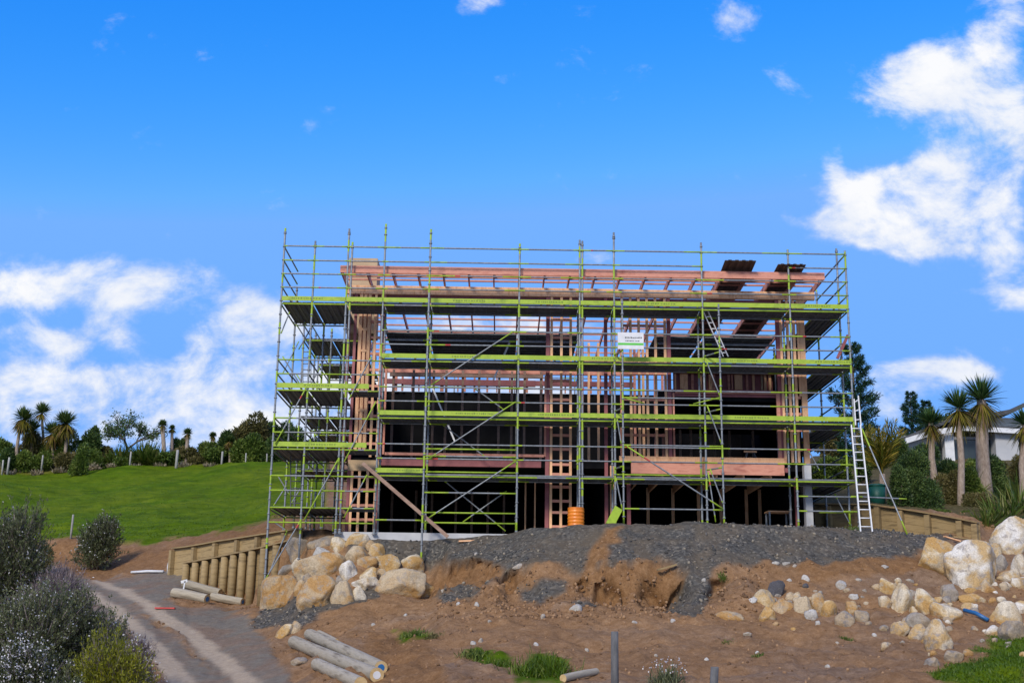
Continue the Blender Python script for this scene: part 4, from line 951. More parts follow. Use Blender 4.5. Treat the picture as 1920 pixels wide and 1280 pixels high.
logp((345,1106), (412,1124), 8, 'brown log on top of the others below the pole wall', group='brown logs below the lower wall', lift=.12)
logp((398,1124), (455,1134), 7.5, 'short brown log end nearest the scaffold foot below the pole wall', 'bluep', group='brown logs below the lower wall')
logp((1056,1277), (1118,1264), 7, 'weathered grey branch lying on the dirt left of the dark fence post', 'grey_wood', group='branches')
a = hit(1808, 1150); b_ = hit(1853, 1166); mb = MB(); mb.tube([a+(0,0,.1), (a+b_)/2+(0,0,.13), b_+(0,0,.06)], .055, 12)
props(mb.build('pipe', [M['bluep']], None, True), 'bright blue plastic pipe lying between the boulders on the right', 'pipe')
a = hit(246, 1076); b_ = hit(306, 1074); mb = MB(); mb.tube([a+(0,0,.08), a*.5+b_*.5+(0,0,.1), b_+(0,0,.07)], .05, 10)
props(mb.build('white_pipe', [M['white']], None, True), 'white pipe lying on the ground at the left end of the upper wall', 'pipe')
p = hit(318, 1074); mb = MB(); mb.tube([(p[0],p[1],p[2]-.1), (p[0],p[1],p[2]+.25), (p[0]+.03,p[1],p[2]+.5), (p[0]+.03,p[1],p[2]+.62)], [.10,.12,.11,.04], 14)
props(mb.build('wrapped_post', [M['white']], None, True), 'white wrapped bundle standing at the left end of the upper wall', 'bundle')
p = hit(310, 1141); mb = MB(); mb.bar(p+(-.35,0,.03), p+(.35,-.1,.03), .1, .05); props(mb.build('painted_peg', [M['redp']]), 'pinkish red painted peg lying on the edge of the drive', 'peg')
p = hit(347, 1110); mb = MB(); mb.bar(p+(-.05,-.1,.05), p+(0,-.1,.4), .05, .04); mb.bar(p+(-.15,-.1,.36), p+(.08,-.1,.42), .04, .1); props(mb.build('survey_peg', [M['white']]), 'small white peg standing among the brown logs', 'peg')
boulder(560,1240,30,16,'rock_grey','torn pale grey rag lump beside the grey logs', 12, name='stone', cat='stone', group='scraps on the dirt')
p = hit(1655, 960); x0, x1 = at(1632,920,9)[0], at(1664,920,9)[0]
bn = empty('green_bin', ((x0+x1)/2, 9, at(1650,935,9)[2]), 'dark green plastic tank half hidden behind the ladder on the right bank', 'tank')
mb = MB(); zc0, zc1 = float(terr((x0+x1)/2, 9.3))-.1, at(1650,906,9)[2]; cxx = (x0+x1)/2; rr = (x1-x0)/2
mb.tube([(cxx,9.3,zc0), (cxx,9.3,zc1-.1)], [rr*.92, rr], 20); mb.build('tank_body', [M['greenp']], bn, True)
mb = MB(); mb.tube([(cxx,9.3,zc1-.1), (cxx,9.3,zc1-.03), (cxx,9.3,zc1)], [rr*1.04, rr*1.04, rr*.8], 20); mb.build('lid', [M['greenp']], bn, True)
# fence posts
def fpost(px, pt, pb, w, mt, label, group, Y=None):
    p = hit(px, pb) if Y is None else at(px, pb, Y); s = (DIST+p[1])/FPX; z1 = at(px, pt, p[1])[2]; r = w*s/2*(.62 if mt == 'post' else 1); lean = random.uniform(-.05, .05)
    mb = MB(); mb.tube([(p[0],p[1],p[2]-.3), (p[0]+lean*.5,p[1],(p[2]+z1)/2), (p[0]+lean,p[1],z1-.01), (p[0]+lean,p[1],z1)], [r*1.05,r,r*.97,r*.8], 10)
    return props(mb.build('fence_post', [M[mt]], None, True), label, 'fence post', group)
for px, pt, pb, w, lab in ((4,862,884,5,'pale fence post on the paddock crest nearest the left edge'),(14,857,883,6,'slanting pale fence post beside the one at the left edge'),(78,853,876,5,'pale fence post under the tall cabbage trees'),(243,846,873,5,'pale fence post in front of the flax bushes'),(330,843,877,8,'thickest pale fence post on the crest, below the slim cabbage trees'),(415,846,876,6,'pale fence post at the left foot of the dense dark trees'),(460,849,874,4,'thin pale fence post in front of the dense dark trees'),(500,850,876,4,'thin pale fence post on the crest touching the scaffold')):
    fpost(px, pt, pb, w, 'post', lab, 'fence posts along the paddock crest', Y=64.5)
fpost(133,964,1003,6,'post','grey fence post in the paddock left of the round bush','fence posts at the foot of the paddock', Y=15.8); fpost(209,972,1002,6,'post','grey fence post rising behind the round bush','fence posts at the foot of the paddock', Y=15.6)
fpost(1153,1183,1300,14,'grey_wood','dark weathered fence post standing in the dirt at the bottom middle','dark posts in the front dirt', Y=-19.5)
fpost(1337,1249,1310,15,'grey_wood','short dark post top at the bottom edge right of the taller post','dark posts in the front dirt', Y=-20)

# ------------------------------------------------------------------ loose gravel and clods
def scatter(name, mask, n, smin, smax, matl, label, cat, ypow=1):
    ii, jj = np.nonzero(mask[:-1, :-1]); ok = (PY[ii, jj] > 960) & (PY[ii, jj] < 1320) & (PX[ii, jj] > -20) & (PX[ii, jj] < 1960); ii, jj = ii[ok], jj[ok]
    k = RNG.integers(0, len(ii), n); ii, jj = ii[k], jj[k]; fu = RNG.random(n); fv = RNG.random(n)
    P = np.stack([XG[ii, jj]*(1-fu)*(1-fv)+XG[ii+1, jj]*fu*(1-fv)+XG[ii, jj+1]*(1-fu)*fv+XG[ii+1, jj+1]*fu*fv, YG[jj]*(1-fv)+YG[jj+1]*fv, ZG[ii, jj]*(1-fu)*(1-fv)+ZG[ii+1, jj]*fu*(1-fv)+ZG[ii, jj+1]*(1-fu)*fv+ZG[ii+1, jj+1]*fu*fv], -1)
    D, F = ICO[1]; s = smin+(smax-smin)*RNG.random(n)**3
    V = D[None]*s[:, None, None]*RNG.uniform(.6, 1.15, (n, len(D), 1))*RNG.uniform(.6, 1.2, (n, 1, 3))+P[:, None, :]+np.array([0, 0, .2])*s[:, None, None]
    Fa = F[None]+(np.arange(n)*len(D))[:, None, None]
    o = mesh_np(name, V.reshape(-1, 3), Fa.reshape(-1, 3), matl, rnd=np.repeat(RNG.random(n), len(F)))
    return props(o, label, cat, kind='stuff')
vis = PY > 900
scatter('dirt', soil & vis & (YY < -4.2) & (YY > -7.5) & (UU > 810) & (UU < 1440), 1500, .015, .085, L['clod'], 'crumbled clods along the foot of the cut bank', 'dirt')
scatter('gravel', gravel & vis & ((UU > 1290) | (PY > 1030) | (_bn > .35)), 7000, .012, .075, L['stone'], 'loose grey gravel stones spread over the platform edge', 'gravel')
scatter('dirt', soil & vis & (YY < 6), 2600, .012, .06, L['clod'], 'loose brown clods on the dirt slope', 'dirt')
SKY_SAT, SKY_VAL, SKY_HUE, CLOUD, SUN_E, SUN_A, EXPO = 1.2, 1.5, .5, .60, 2.0, 14, 0.68
# ------------------------------------------------------------------ plants
def unit(a): return a/(np.linalg.norm(a, axis=-1, keepdims=True)+1e-9)
def rdir(n, up=-1.):
    d = unit(RNG.normal(size=(n, 3))); d[:, 2] = np.where(d[:, 2] < up, -d[:, 2], d[:, 2]); return d
def leafquads(P, D, Ln, W):
    n = len(P); Ln = np.broadcast_to(np.asarray(Ln, float), (n,))[:, None]; W = np.broadcast_to(np.asarray(W, float), (n,))[:, None]
    S = unit(np.cross(D, RNG.normal(size=(n, 3))))*W/2
    V = np.stack([P, P+D*Ln*.5+S, P+D*Ln, P+D*Ln*.5-S], 1).reshape(-1, 3)
    return V, np.arange(n*4).reshape(n, 4)
def blades(B, D, Ln, W, droop, seg=4):
    n = len(D); B = np.broadcast_to(B, (n, 3)); Ln = np.broadcast_to(np.asarray(Ln, float), (n,)); W = np.broadcast_to(np.asarray(W, float), (n,)); droop = np.broadcast_to(np.asarray(droop, float), (n,))
    S = unit(np.cross(D, np.array([0, 0, 1.])+.25*RNG.normal(size=(n, 3)))); rows = []
    for k in range(seg+1):
        t = k/seg; c = B+D*(Ln*t)[:, None]; c = c+np.stack([np.zeros(n), np.zeros(n), -droop*Ln*t*t], -1)
        w = (W*(.55+.9*t if t < .5 else 1.0*(1-t)*2+.05))[:, None]/2; rows += [c-S*w, c+S*w]
    V = np.stack(rows, 1).reshape(-1, 3); k2 = 2*(seg+1); o = (np.arange(n)*k2)[:, None]
    F = np.concatenate([o+np.array([[2*k, 2*k+1, 2*k+3, 2*k+2]]) for k in range(seg)], 1).reshape(-1, 4)
    return V, F
def cat_(*vf):
    Vs, Fs, o = [], [], 0
    for V, F in vf: Vs.append(V); Fs.append(F+o); o += len(V)
    return np.concatenate(Vs), np.concatenate(Fs)
def ground_pt(px, py, Y):
    p = at(px, py, Y); p[2] = min(p[2], float(terr(p[0], Y))+.02); return p
def bush(px, py, w, h, Y, lm, n, Ln, W, label, cat='bush', name='bush', group=None, lobes=9, up=.35, bloom=0, bloomtop=.2, stemmat='barktree', depth=.8, seed=0, shoots=0, bloom_l=None, zfix=False, flat=1.):
    base = at(px, py, Y); s = (DIST+Y)/FPX; w, h = w*s, h*s; g = float(terr(base[0], Y))
    if not zfix and base[2] > g: h += base[2]-g; base[2] = g
    t = empty(name, base, label, cat, group); r = np.random.default_rng(int(px*3+py+seed))
    c = base+np.array([0, 0, h*.5]); K = lobes
    q = unit(r.normal(size=(K, 3)))*(r.random((K, 1))**.5)*np.array([w*.33, w*.33*depth, h*.30*flat]); R = r.uniform(.30, .46, K); q[:K//3, 2] = -h*r.uniform(.2, .36, K//3)
    ws = R**2/np.sum(R**2); li = r.choice(K, n, p=ws); d = unit(r.normal(size=(n, 3))); rr = R[li]*(.45+.55*r.random(n)**.45)
    P = c+q[li]+d*rr[:, None]*np.array([w*.55, w*.55*depth, h*.62]); keep = P[:, 2] > base[2]+.02*h; P, d, rr, li = P[keep], d[keep], rr[keep], li[keep]
    if shoots:                                   # leaves sit along upright shoots that break through the outline
        ns = max(40, len(P)//shoots); k = r.choice(len(P), ns); P0 = P[k]; D0 = unit(d[k]*.55+np.array([0, 0, .75])+r.normal(size=(ns, 3))*.28); Ls = r.uniform(.25, .8, ns)*min(1., h*.35)
        V, F = blades(P0, D0, Ls, .014, .05, 2); mesh_np('twigs', V, F, L['lilac'], t, rnd=np.repeat(r.random(ns), 2))
        j = np.repeat(np.arange(ns), shoots); tt = r.random(len(j))**.7; P = P0[j]+D0[j]*(Ls[j]*tt)[:, None]+r.normal(size=(len(j), 3))*.022; d = D0[j]; rr = R[li[k]][j]*(.6+.4*tt); li = li[k][j]
    D = unit(d*.7+r.normal(size=d.shape)*.55+np.array([0, 0, up])); V, F = leafquads(P, D, Ln*r.uniform(.6, 1.25, len(P)), W*r.uniform(.7, 1.2, len(P)))
    lobe_t = r.uniform(-.22, .22, K); rnd = np.clip(r.normal(.45, .2, len(P))+lobe_t[li], 0, 1)
    mesh_np('foliage', V, F, L[lm], t, rnd=rnd)
    mb = MB(); m_ = min(K, 7)
    for k in range(m_):
        e = c+q[k]; a = base+np.array([r.uniform(-.06, .06)*w, r.uniform(-.06, .06)*w, -.1]); mid = a*.5+e*.5+np.array([0, 0, .08*h])
        mb.tube([a, mid, e], [.022*h+.01, .014*h+.008, .004*h+.004], 6)
    mb.build('stem', [M[stemmat]], t, True)
    if bloom:
        nb = int(n*bloom); k = np.nonzero((P[:, 2] > base[2]+h*bloomtop) & (rr/R[li] > .85))[0]
        if len(k):
            k = r.choice(k, nb); k0 = r.choice(len(lobe_t), max(2, K*2//3), replace=False); k = k[np.isin(li[k], k0)]
            Pb = P[k]+D[k]*Ln*.8+r.normal(size=(len(k), 3))*Ln*.3; V, F = leafquads(Pb, unit(r.normal(size=Pb.shape)+(0,0,.4)), Ln*.55, W*1.3)
            mesh_np('blossom', V, F, L[bloom_l or 'bloom'], t, rnd=r.random(len(Pb)))
    return t
def cabbage(pc, pb, Y, R, label, group, heads=1, tw=5, dry=.45, name='cabbage_tree', leafw=.05):
    s = (DIST+Y)/FPX; top = at(*pc, Y); base = ground_pt(pb[0], pb[1], Y); R = R*s
    t = empty(name, base, label, 'cabbage tree', group); tw = tw*s/2; mb = MB()
    mid = base*.5+top*.5+np.array([random.uniform(-.1, .1), 0, 0])
    mb.tube([base-(0,0,.2), base*.8+top*.2, mid, base*.2+top*.8, top], [tw*1.5, tw*1.15, tw, tw*.95, tw*.7], 12); mb.build('trunk', [M['trunk']], t, True)
    parts = []; rn = []
    hp = [top] if heads == 1 else [top+np.array([random.uniform(-.7, .7)*R, random.uniform(-.5, .5)*R, random.uniform(-.2, .5)*R]) for _ in range(heads)]
    n = int(230/len(hp)**.5); lp, rl = [], []; dp, rd = [], []
    for h_ in hp:
        d = rdir(n, -.35); d = unit(d+np.array([0, 0, .18])); Ls = R*RNG.uniform(.75, 1.08, n)
        lp.append(blades(h_+d*R*.08, d, Ls, leafw*RNG.uniform(.7, 1.2, n), RNG.uniform(.02, .28, n)*np.clip(1.1-d[:, 2], .1, 2), 4)); rl.append(np.repeat(np.clip(RNG.normal(.5, .25, n), 0, 1), 4))
        m_ = int(n*dry)
        d = rdir(m_); d[:, 2] = -np.abs(d[:, 2])*.9-.35; d = unit(d); dp.append(blades(h_-np.array([0, 0, R*.08]), d, R*RNG.uniform(.7, 1.25, m_), leafw*1.1, RNG.uniform(.1, .5, m_), 3)); rd.append(np.repeat(RNG.random(m_), 3))
    V, F = cat_(*lp); mesh_np('crown', V, F, L['cabfar' if Y > 50 else 'cab'], t, rnd=np.concatenate(rl))
    V, F = cat_(*dp); mesh_np('dry_skirt', V, F, L['cabdry'], t, rnd=np.concatenate(rd))
    return t
def flax(px, py, w, h, Y, label, group=None, lm='flax', n=130, name='flax_bush', cat='flax', lw=.07, spread=.6, droop=.35):
    s = (DIST+Y)/FPX; base = ground_pt(px, py, Y); w, h = w*s, h*s; h += 0
    t = empty(name, base, label, cat, group)
    d = RNG.normal(size=(n, 3))*np.array([spread, spread, 0])+np.array([0, 0, 1]); d = unit(d); B = base+np.stack([RNG.uniform(-.18, .18, n)*w, RNG.uniform(-.18, .18, n)*w, np.zeros(n)-.05], -1)
    Ls = h*RNG.uniform(.6, 1.15, n); V, F = blades(B, d, Ls, lw*RNG.uniform(.6, 1.2, n), RNG.uniform(.05, droop, n)*(1.5-d[:, 2]), 4)
    mesh_np('leaves', V, F, L[lm], t, rnd=np.repeat(np.clip(RNG.normal(.5, .25, n), 0, 1), 4)); return t
def conifer(px, pt, pb, w, Y, label, group=None, n=26, dens=130, lm='pine', tilt=.25, name='pine_tree'):
    s = (DIST+Y)/FPX; top = at(px, pt, Y); base = ground_pt(px, pb, Y); H = top[2]-base[2]; W = w*s/2
    base[0] = top[0]; t = empty(name, base, label, 'pine tree', group); mb = MB()
    mb.tube([base-(0,0,.2), base+(0,0,H*.5), top], [.02*H+.05, .012*H+.03, .01], 8); mb.build('trunk', [M['barktree']], t, True)
    Ps, Ds, R_ = [], [], []; br = MB()
    for i in range(n):
        q = .12+.86*(i+random.random()*.6)/n; z = base[2]+H*q; ln = W*(1-q)**.62*random.uniform(.65, 1.15)+.15; a = random.uniform(0, 6.283)
        for j in range(4):
            aa = a+j*1.57+random.uniform(-.4, .4); l2 = ln*random.uniform(.6, 1.1); d = np.array([math.cos(aa), math.sin(aa), tilt+random.uniform(-.12, .2)])
            o = np.array([base[0], base[1], z]); br.tube([o, o+d*l2*.6, o+d*l2+(0,0,.12*l2)], [.02+.006*l2, .015, .006], 5)
            k = int(dens*(.4+l2/(W+.01))); tt = RNG.random(k)**.4; P = o+d*(l2*tt)[:, None]+np.stack([np.zeros(k), np.zeros(k), .12*l2*tt**2], -1)+RNG.normal(size=(k, 3))*.055*(l2+.4)
            Ps.append(P); Ds.append(unit(d+RNG.normal(size=(k, 3))*.75+(0,0,.35))); R_.append(np.clip(RNG.normal(.45, .22, k), 0, 1))
    br.build('branch', [M['barktree']], t, True)
    P = np.concatenate(Ps); V, F = leafquads(P, np.concatenate(Ds), .26*max(1, s*2200/60)**.3, .05); mesh_np('crown', V, F, L[lm], t, rnd=np.concatenate(R_)); return t
def openTree(px, pb, pt, w, Y, label, lm='dark', dens=10, name='tree', group=None, leaf=.16, bark='barktree'):
    s = (DIST+Y)/FPX; base = ground_pt(px, pb, Y); H = at(px, pt, Y)[2]-base[2]; W = w*s/2
    t = empty(name, base, label, 'tree', group); mb = MB(); tips = []
    r = random.Random(int(px))
    def grow(p, d, ln, rad_, lev):
        e = p+d*ln; m_ = p+d*ln*.5+np.array([r.uniform(-1, 1), r.uniform(-1, 1), r.uniform(-1, 1)])*ln*.06; mb.tube([p, m_, e], [rad_, rad_*.85, rad_*.68], 6 if lev < 3 else 4, cap=False)
        if lev >= 5: tips.append((e, d)); return
        if lev >= 3: tips.append((m_, d))
        for _ in range(3 if lev < 4 else 2):
            nd = d+np.array([r.gauss(0, .62)*W/H*1.6, r.gauss(0, .62)*W/H*1.4, r.gauss(.03, .33)]); nd /= np.linalg.norm(nd); grow(e, nd, ln*r.uniform(.62, .86), rad_*.66, lev+1)
    grow(base-np.array([0, 0, .2]), np.array([0, 0, 1.]), H*.27, .028*H, 0)
    V_ = np.array(mb.v); ext = V_.max(0); sc = np.array([W/max(abs(V_[:, 0]-base[0]).max(), .1), W/max(abs(V_[:, 1]-base[1]).max(), .1), H/(ext[2]-base[2])])
    mb.v = [tuple(base+(np.array(v)-base)*np.clip(sc, .5, 2)) for v in mb.v]; mb.build('trunk', [M[bark]], t, True)
    T = np.array([base+(e-base)*np.clip(sc, .5, 2) for e, _ in tips]); k = dens; P = np.repeat(T, k, 0)+RNG.normal(size=(len(T)*k, 3))*.055*H*.6
    V, F = leafquads(P, rdir(len(P)), leaf*RNG.uniform(.6, 1.2, len(P)), leaf*.45); mesh_np('crown', V, F, L[lm], t, rnd=np.clip(RNG.normal(.45, .25, len(P)), 0, 1)); return t

# left skyline
gC = 'cabbage trees on the left skyline'
cabbage((38,792),(30,872), 66, 24, 'stout cabbage tree with a broad dark head nearest the left edge', gC, 2, 6, .9, leafw=.1)
cabbage((79,773),(81,862), 68, 21, 'tallest slim cabbage tree with a small round head on the left skyline', gC, 1, 5, .2, leafw=.1)
cabbage((126,790),(122,862), 66, 25, 'cabbage tree with a large shaggy yellow skirt right of the tallest one', gC, 2, 6, 1.3, leafw=.1)
cabbage((98,812),(101,864), 67, 24, 'short cabbage tree hidden between the tallest and the shaggy one', gC, 1, 4, .8, leafw=.09)
cabbage((60,808),(62,864), 67, 24, 'low bushy cabbage tree between the stout and the tallest one', gC, 1, 4, .9, leafw=.09)
cabbage((305,796),(308,862), 66, 11, 'slim cabbage tree with a small tufted head left of two others', gC, 1, 8, .3, leafw=.08)
cabbage((323,803),(321,862), 67, 8, 'thin cabbage tree with hardly any head close beside the slim tufted one', gC, 1, 6, .8, leafw=.07)
cabbage((352,812),(351,862), 66, 11, 'shorter slim cabbage tree with a fan shaped head right of the pair', gC, 1, 7, .3, leafw=.08)
cabbage((399,817),(400,862), 67, 9, 'smallest slim cabbage tree just left of the dense dark trees', gC, 1, 4, .3, leafw=.08)
gB = 'bushes along the paddock crest'
for a in [((8,878,56,70,68),'mid','dark round bush at the left edge behind the fence'),((60,876,76,84,67.5),'olive','brownish undergrowth under the tallest cabbage tree'),((104,874,76,84,67.5),'mid','brownish undergrowth under the shaggy cabbage tree'),
  ((158,872,62,74,67),'dark','dark bush right of the shaggy cabbage tree'),((174,868,30,66,68),'dark','upright dark shrub beside the bare branched tree'),((196,874,60,44,68),'olive','low brown scrub left of the flax'),((345,874,64,44,67),'olive','brown scrub under the slim cabbage trees'),((385,874,52,52,67),'mid','green bush right of the slim cabbage trees'),((335,860,34,50,68),'dark','dark small tree between the slim cabbage trees'),
  ((20,874,40,44,66),'dark','small dark bush beneath the stout cabbage tree')]:
    bush(*a[0], a[1], 5200, .30, .11, a[2], group=gB, lobes=8)
for px, w, h, lm, lab in ((40,50,34,'mid','pale green low bush behind the left fence posts'),(82,60,30,'mid','low green bush at the foot of the tallest cabbage tree'),(126,56,34,'olive','low brown bush at the foot of the shaggy cabbage tree'),(178,50,40,'mid','green bush left of the flax row'),(240,70,30,'mid','low green hedge bush behind the flax row'),(318,54,34,'mid','low green bush at the feet of the slim cabbage trees'),(362,56,36,'olive','low brown bush beside the shorter slim cabbage tree'),(402,48,40,'mid','green bush at the foot of the smallest slim cabbage tree'),(448,56,44,'mid','green bush between two thin fence posts')):
    bush(px, 876, w, h, 66, lm, 3800, .3, .11, lab, group=gB, lobes=8)
bush(148,884,44,54,61,'mid',3800,.26,.09,'small olive green bush standing alone on the paddock in front of the fence', lobes=7)
gF = 'flax bushes along the crest fence'
for px, w, h, lab in ((225,52,46,'low flax bush at the left end of the flax row'),(255,50,42,'flax bush behind the second fence post of the row'),(280,44,54,'tall spiky flax bush in the middle of the row'),(212,44,36,'small flax bush below the bare branched tree'),(293,46,46,'bright green flax bush at the right of the row'),(302,60,30,'yellowish low flax bush in front of the slim cabbage trees'),(268,40,60,'darker upright flax bush behind the middle of the row')):
    flax(px, 874, w, h, 66.5, lab, gF, n=210, lw=.15, spread=.7)
for px, w, h in ((20,40,12),(70,46,14),(112,50,16),(176,44,18),(210,40,14),(256,44,12),(300,40,14),(345,44,16),(392,46,14),(440,44,12),(486,46,14)):
    flax(px, 877, w, h, 65.2, 'dry pale grass clump along the foot of the crest fence', 'dry grass clumps along the crest fence', lm='dry', n=150, name='grass_clump', cat='dry grass', lw=.12, spread=.8)
openTree(236, 868, 772, 134, 68, 'wide open tree with sparse bluish leaves on bare branches behind the flax', 'dark', 11, leaf=.22)
gT = 'dense dark trees behind the left end of the scaffold'
for a in [((445,876,66,106,68),'olive','brownish rounded tree at the left of the dense dark trees'),((480,876,80,112,69),'olive','biggest brownish tree in the dense group'),((424,874,34,74,67),'dark','narrow dark tree at the left end of the dense group'),((508,874,70,98,70),'dark','dark tree seen through the left edge of the scaffold'),
  ((470,874,64,66,66),'mid','green bush low in front of the dense trees'),((505,872,50,54,66),'dark','dark bush low beside the scaffold edge'),((545,872,70,90,70),'dark','dark tree behind the second bay of the scaffold'),((590,872,64,50,70),'dark','low dark tree behind the left scaffold with sky above it'),((630,872,60,66,70),'olive','brownish tree behind the left corner of the house')]:
    bush(*a[0], a[1], 9000, .36, .13, a[2], cat='tree', name='tree', group=gT, lobes=12)
cabbage((431,826),(431,872), 66, 12, 'cabbage tree with a yellow skirt in front of the dense dark trees', gC, 1, 4, 1.2, leafw=.09)
# right skyline and garden
conifer(1596, 642, 905, 118, 24, 'tall dark pine rising behind the right end of the scaffold', 'pines on the right', 19, 150, tilt=.32)
conifer(1706, 735, 880, 62, 62, 'distant dark pine left of the neighbour house', 'pines on the right', 20, 120); conifer(1735, 752, 880, 60, 64, 'distant dark conifer touching the roof of the neighbour house', 'pines on the right', 20, 120)
bush(1775,830,90,70,66,'dark',6000,.4,.14,'far dark trees above the roof of the neighbour house', cat='tree', name='tree', group='pines on the right')
gR = 'cabbage trees in the neighbour garden'
cabbage((1745,793),(1753,905), 11, 33, 'shorter cabbage tree with a rounded head left of the two tall ones', gR, 1, 12, .7, leafw=.05)
cabbage((1797,765),(1803,962), 8.5, 42, 'slender grey trunked cabbage tree left of the tallest one', gR, 1, 12, .7, leafw=.055)
cabbage((1840,750),(1846,935), 11, 50, 'tallest cabbage tree with a thick shaggy trunk on the right', gR, 1, 24, .8, leafw=.06)
cabbage((1921,796),(1915,900), 9, 36, 'cabbage tree half cut off by the right edge', gR, 1, 12, .8, leafw=.055)
def palm(px, py, h, Y, label):
    s = (DIST+Y)/FPX; base = ground_pt(px, py, Y); t = empty('palm', base, label, 'palm'); Hh = h*s; mb = MB(); mb.tube([base-(0,0,.2), base+(0,0,Hh*.32)], [.16,.12], 10); mb.build('trunk', [M['trunk']], t, True)
    parts = []; n = 18; c0 = base+np.array([0, 0, Hh*.3])
    for i in range(n):
        a = 6.283*i/n; d = unit(np.array([math.cos(a)*random.uniform(.12, .5), math.sin(a)*.4, 1.])); Lf = Hh*random.uniform(.6, .78); k = 46; q = np.linspace(.12, 1, k); dr = random.uniform(.05, .22)
        sp = c0+d*(Lf*q)[:, None]+np.stack([np.zeros(k)+math.cos(a)*.35*Lf*dr*2*q**2, np.zeros(k), -dr*Lf*q**2], -1)
        sd = unit(np.cross(d, RNG.normal(size=3)));
        for sg_ in (-1, 1): parts.append(leafquads(sp, unit(d*.75+sd*sg_*.7+RNG.normal(size=(k, 3))*.12), Lf*.30*(1-.5*q), .045))
        parts.append(blades(c0[None], d[None], Lf, .06, dr))
    V, F = cat_(*parts); mesh_np('fronds', V, F, L['palm'], t, rnd=RNG.random(len(F))); return t
palm(1656, 925, 148, 10.5, 'yellow green palm with upright fronds behind the silver ladder')
gS = 'shrubs behind the right timber wall'
bush(1728,965,112,120,8,'dark',26000,.11,.04,'large rounded dark shrub behind the capped timber wall', group=gS, lobes=14)
bush(1690,960,60,90,7.2,'dark',9000,.11,.04,'smaller dark shrub joined to the left of the large rounded one', group=gS, lobes=9)
bush(1785,962,60,84,9,'olive',9000,.11,.04,'brownish shrub between the large dark shrub and the slender cabbage tree', group=gS, lobes=9)
bush(1758,972,50,20,5.5,'mid',3000,.09,.03,'low bright green tuft just above the timber wall', group=gS, lobes=6)
bush(1545,908,60,56,16,'mid',7000,.16,.06,'bright green bush seen through the right end of the scaffold', group=gS, lobes=9); bush(1580,912,60,62,17,'mid',7000,.16,.06,'green bush right of the bright one behind the scaffold posts', group=gS, lobes=9)
bush(1560,850,90,70,26,'olive',6000,.2,.08,'brownish bush higher behind the right end of the scaffold', group=gS, lobes=9)
bush(1620,900,50,60,15,'dark',6000,.14,.05,'dark bush behind the ladder', group=gS, lobes=8)
gX = 'flax clumps on the right bank'
for px, py, w, h, Y, lab in ((1880,985,90,92,6,'big flax clump behind the highest right boulder'),(1850,998,60,70,5,'flax clump right of the end of the timber wall'),(1912,975,70,110,7.5,'flax clump at the right edge under the half cut cabbage tree'),(1820,930,50,70,11,'flax clump between the slender and the tallest cabbage tree'),(1880,915,70,60,13,'flax clump in front of the house wall'),(1770,880,40,48,14,'flax clump left of the house pillar'),(1905,925,60,70,11,'pale flax clump above the right edge of the bank')):
    flax(px, py, w, h, Y, lab, gX, n=170, lw=.06, spread=.75, droop=.7)
for px, py, Y in ((1848,930,4.6),(1872,960,5.2)):
    pass
bush(1838,965,70,50,8,'olive',6000,.1,.035,'dry brown undergrowth below the tallest cabbage tree', group=gS, lobes=8)
bush(1805,975,46,22,6.2,'mid',2500,.09,.03,'small green tuft at the foot of the slender cabbage tree', group=gS, lobes=5)

# foreground shrubs on the left
gM = 'flowering shrubs beside the drive'
def fore(px, py, w, h, Y, lm, n, label, bloom, Ln=.08, W=.026, lobes=18, **k):
    return bush(px, py, w, h, Y, lm, n, Ln, W, label, cat='shrub', name='shrub', group=gM, lobes=lobes, up=.5, bloom=bloom, zfix=False, shoots=16 if lm != 'lilac' else 7, **k)
fore(8,1120,128,176,-8,'manuka',46000,'tall dark shrub with whitish tips at the left edge', .05, .10, .03)
fore(92,1165,135,98,-9,'lilac',26000,'lilac brown twiggy shrub with few leaves beside the drive', .03, .12, .016)
fore(50,1295,180,165,-13,'manuka',34000,'grey green shrub with scattered pale flowers at the lower left', .05)
fore(150,1240,165,118,-12,'manuka',38000,'broad dark green shrub with pale flowers in the middle of the left bushes', .04)
fore(205,1315,140,112,-16,'yellow',30000,'yellow green feathery bush at the bottom beside the drive', 0, .08, .02)
fore(30,1325,135,96,-17,'manuka',24000,'shrub covered in white flowers in the bottom left corner', .30, .07, .028)
fore(262,1232,44,46,-12.5,'lilac',6000,'small pale lilac twig shrub reaching toward the drive', .45, .09, .018, lobes=8)
fore(212,1195,50,40,-11.5,'manuka',5000,'small shrub with lilac flowers at the edge of the drive', .30, .08, .022, lobes=8)
fore(120,1335,80,60,-17.5,'manuka',10000,'low dark shrub between the white flowered and the yellow green one', .05)
bush(181,1044,78,80,11.2,'manuka',16000,.12,.035,'round dark bush with whitish edges alone at the foot of the paddock', cat='shrub', name='shrub', lobes=14, bloom=.05, up=.5, shoots=14)
bush(66,1040,70,46,10,'olive',6000,.12,.03,'low olive bush beside the orange cutting', cat='shrub', name='shrub', lobes=7)
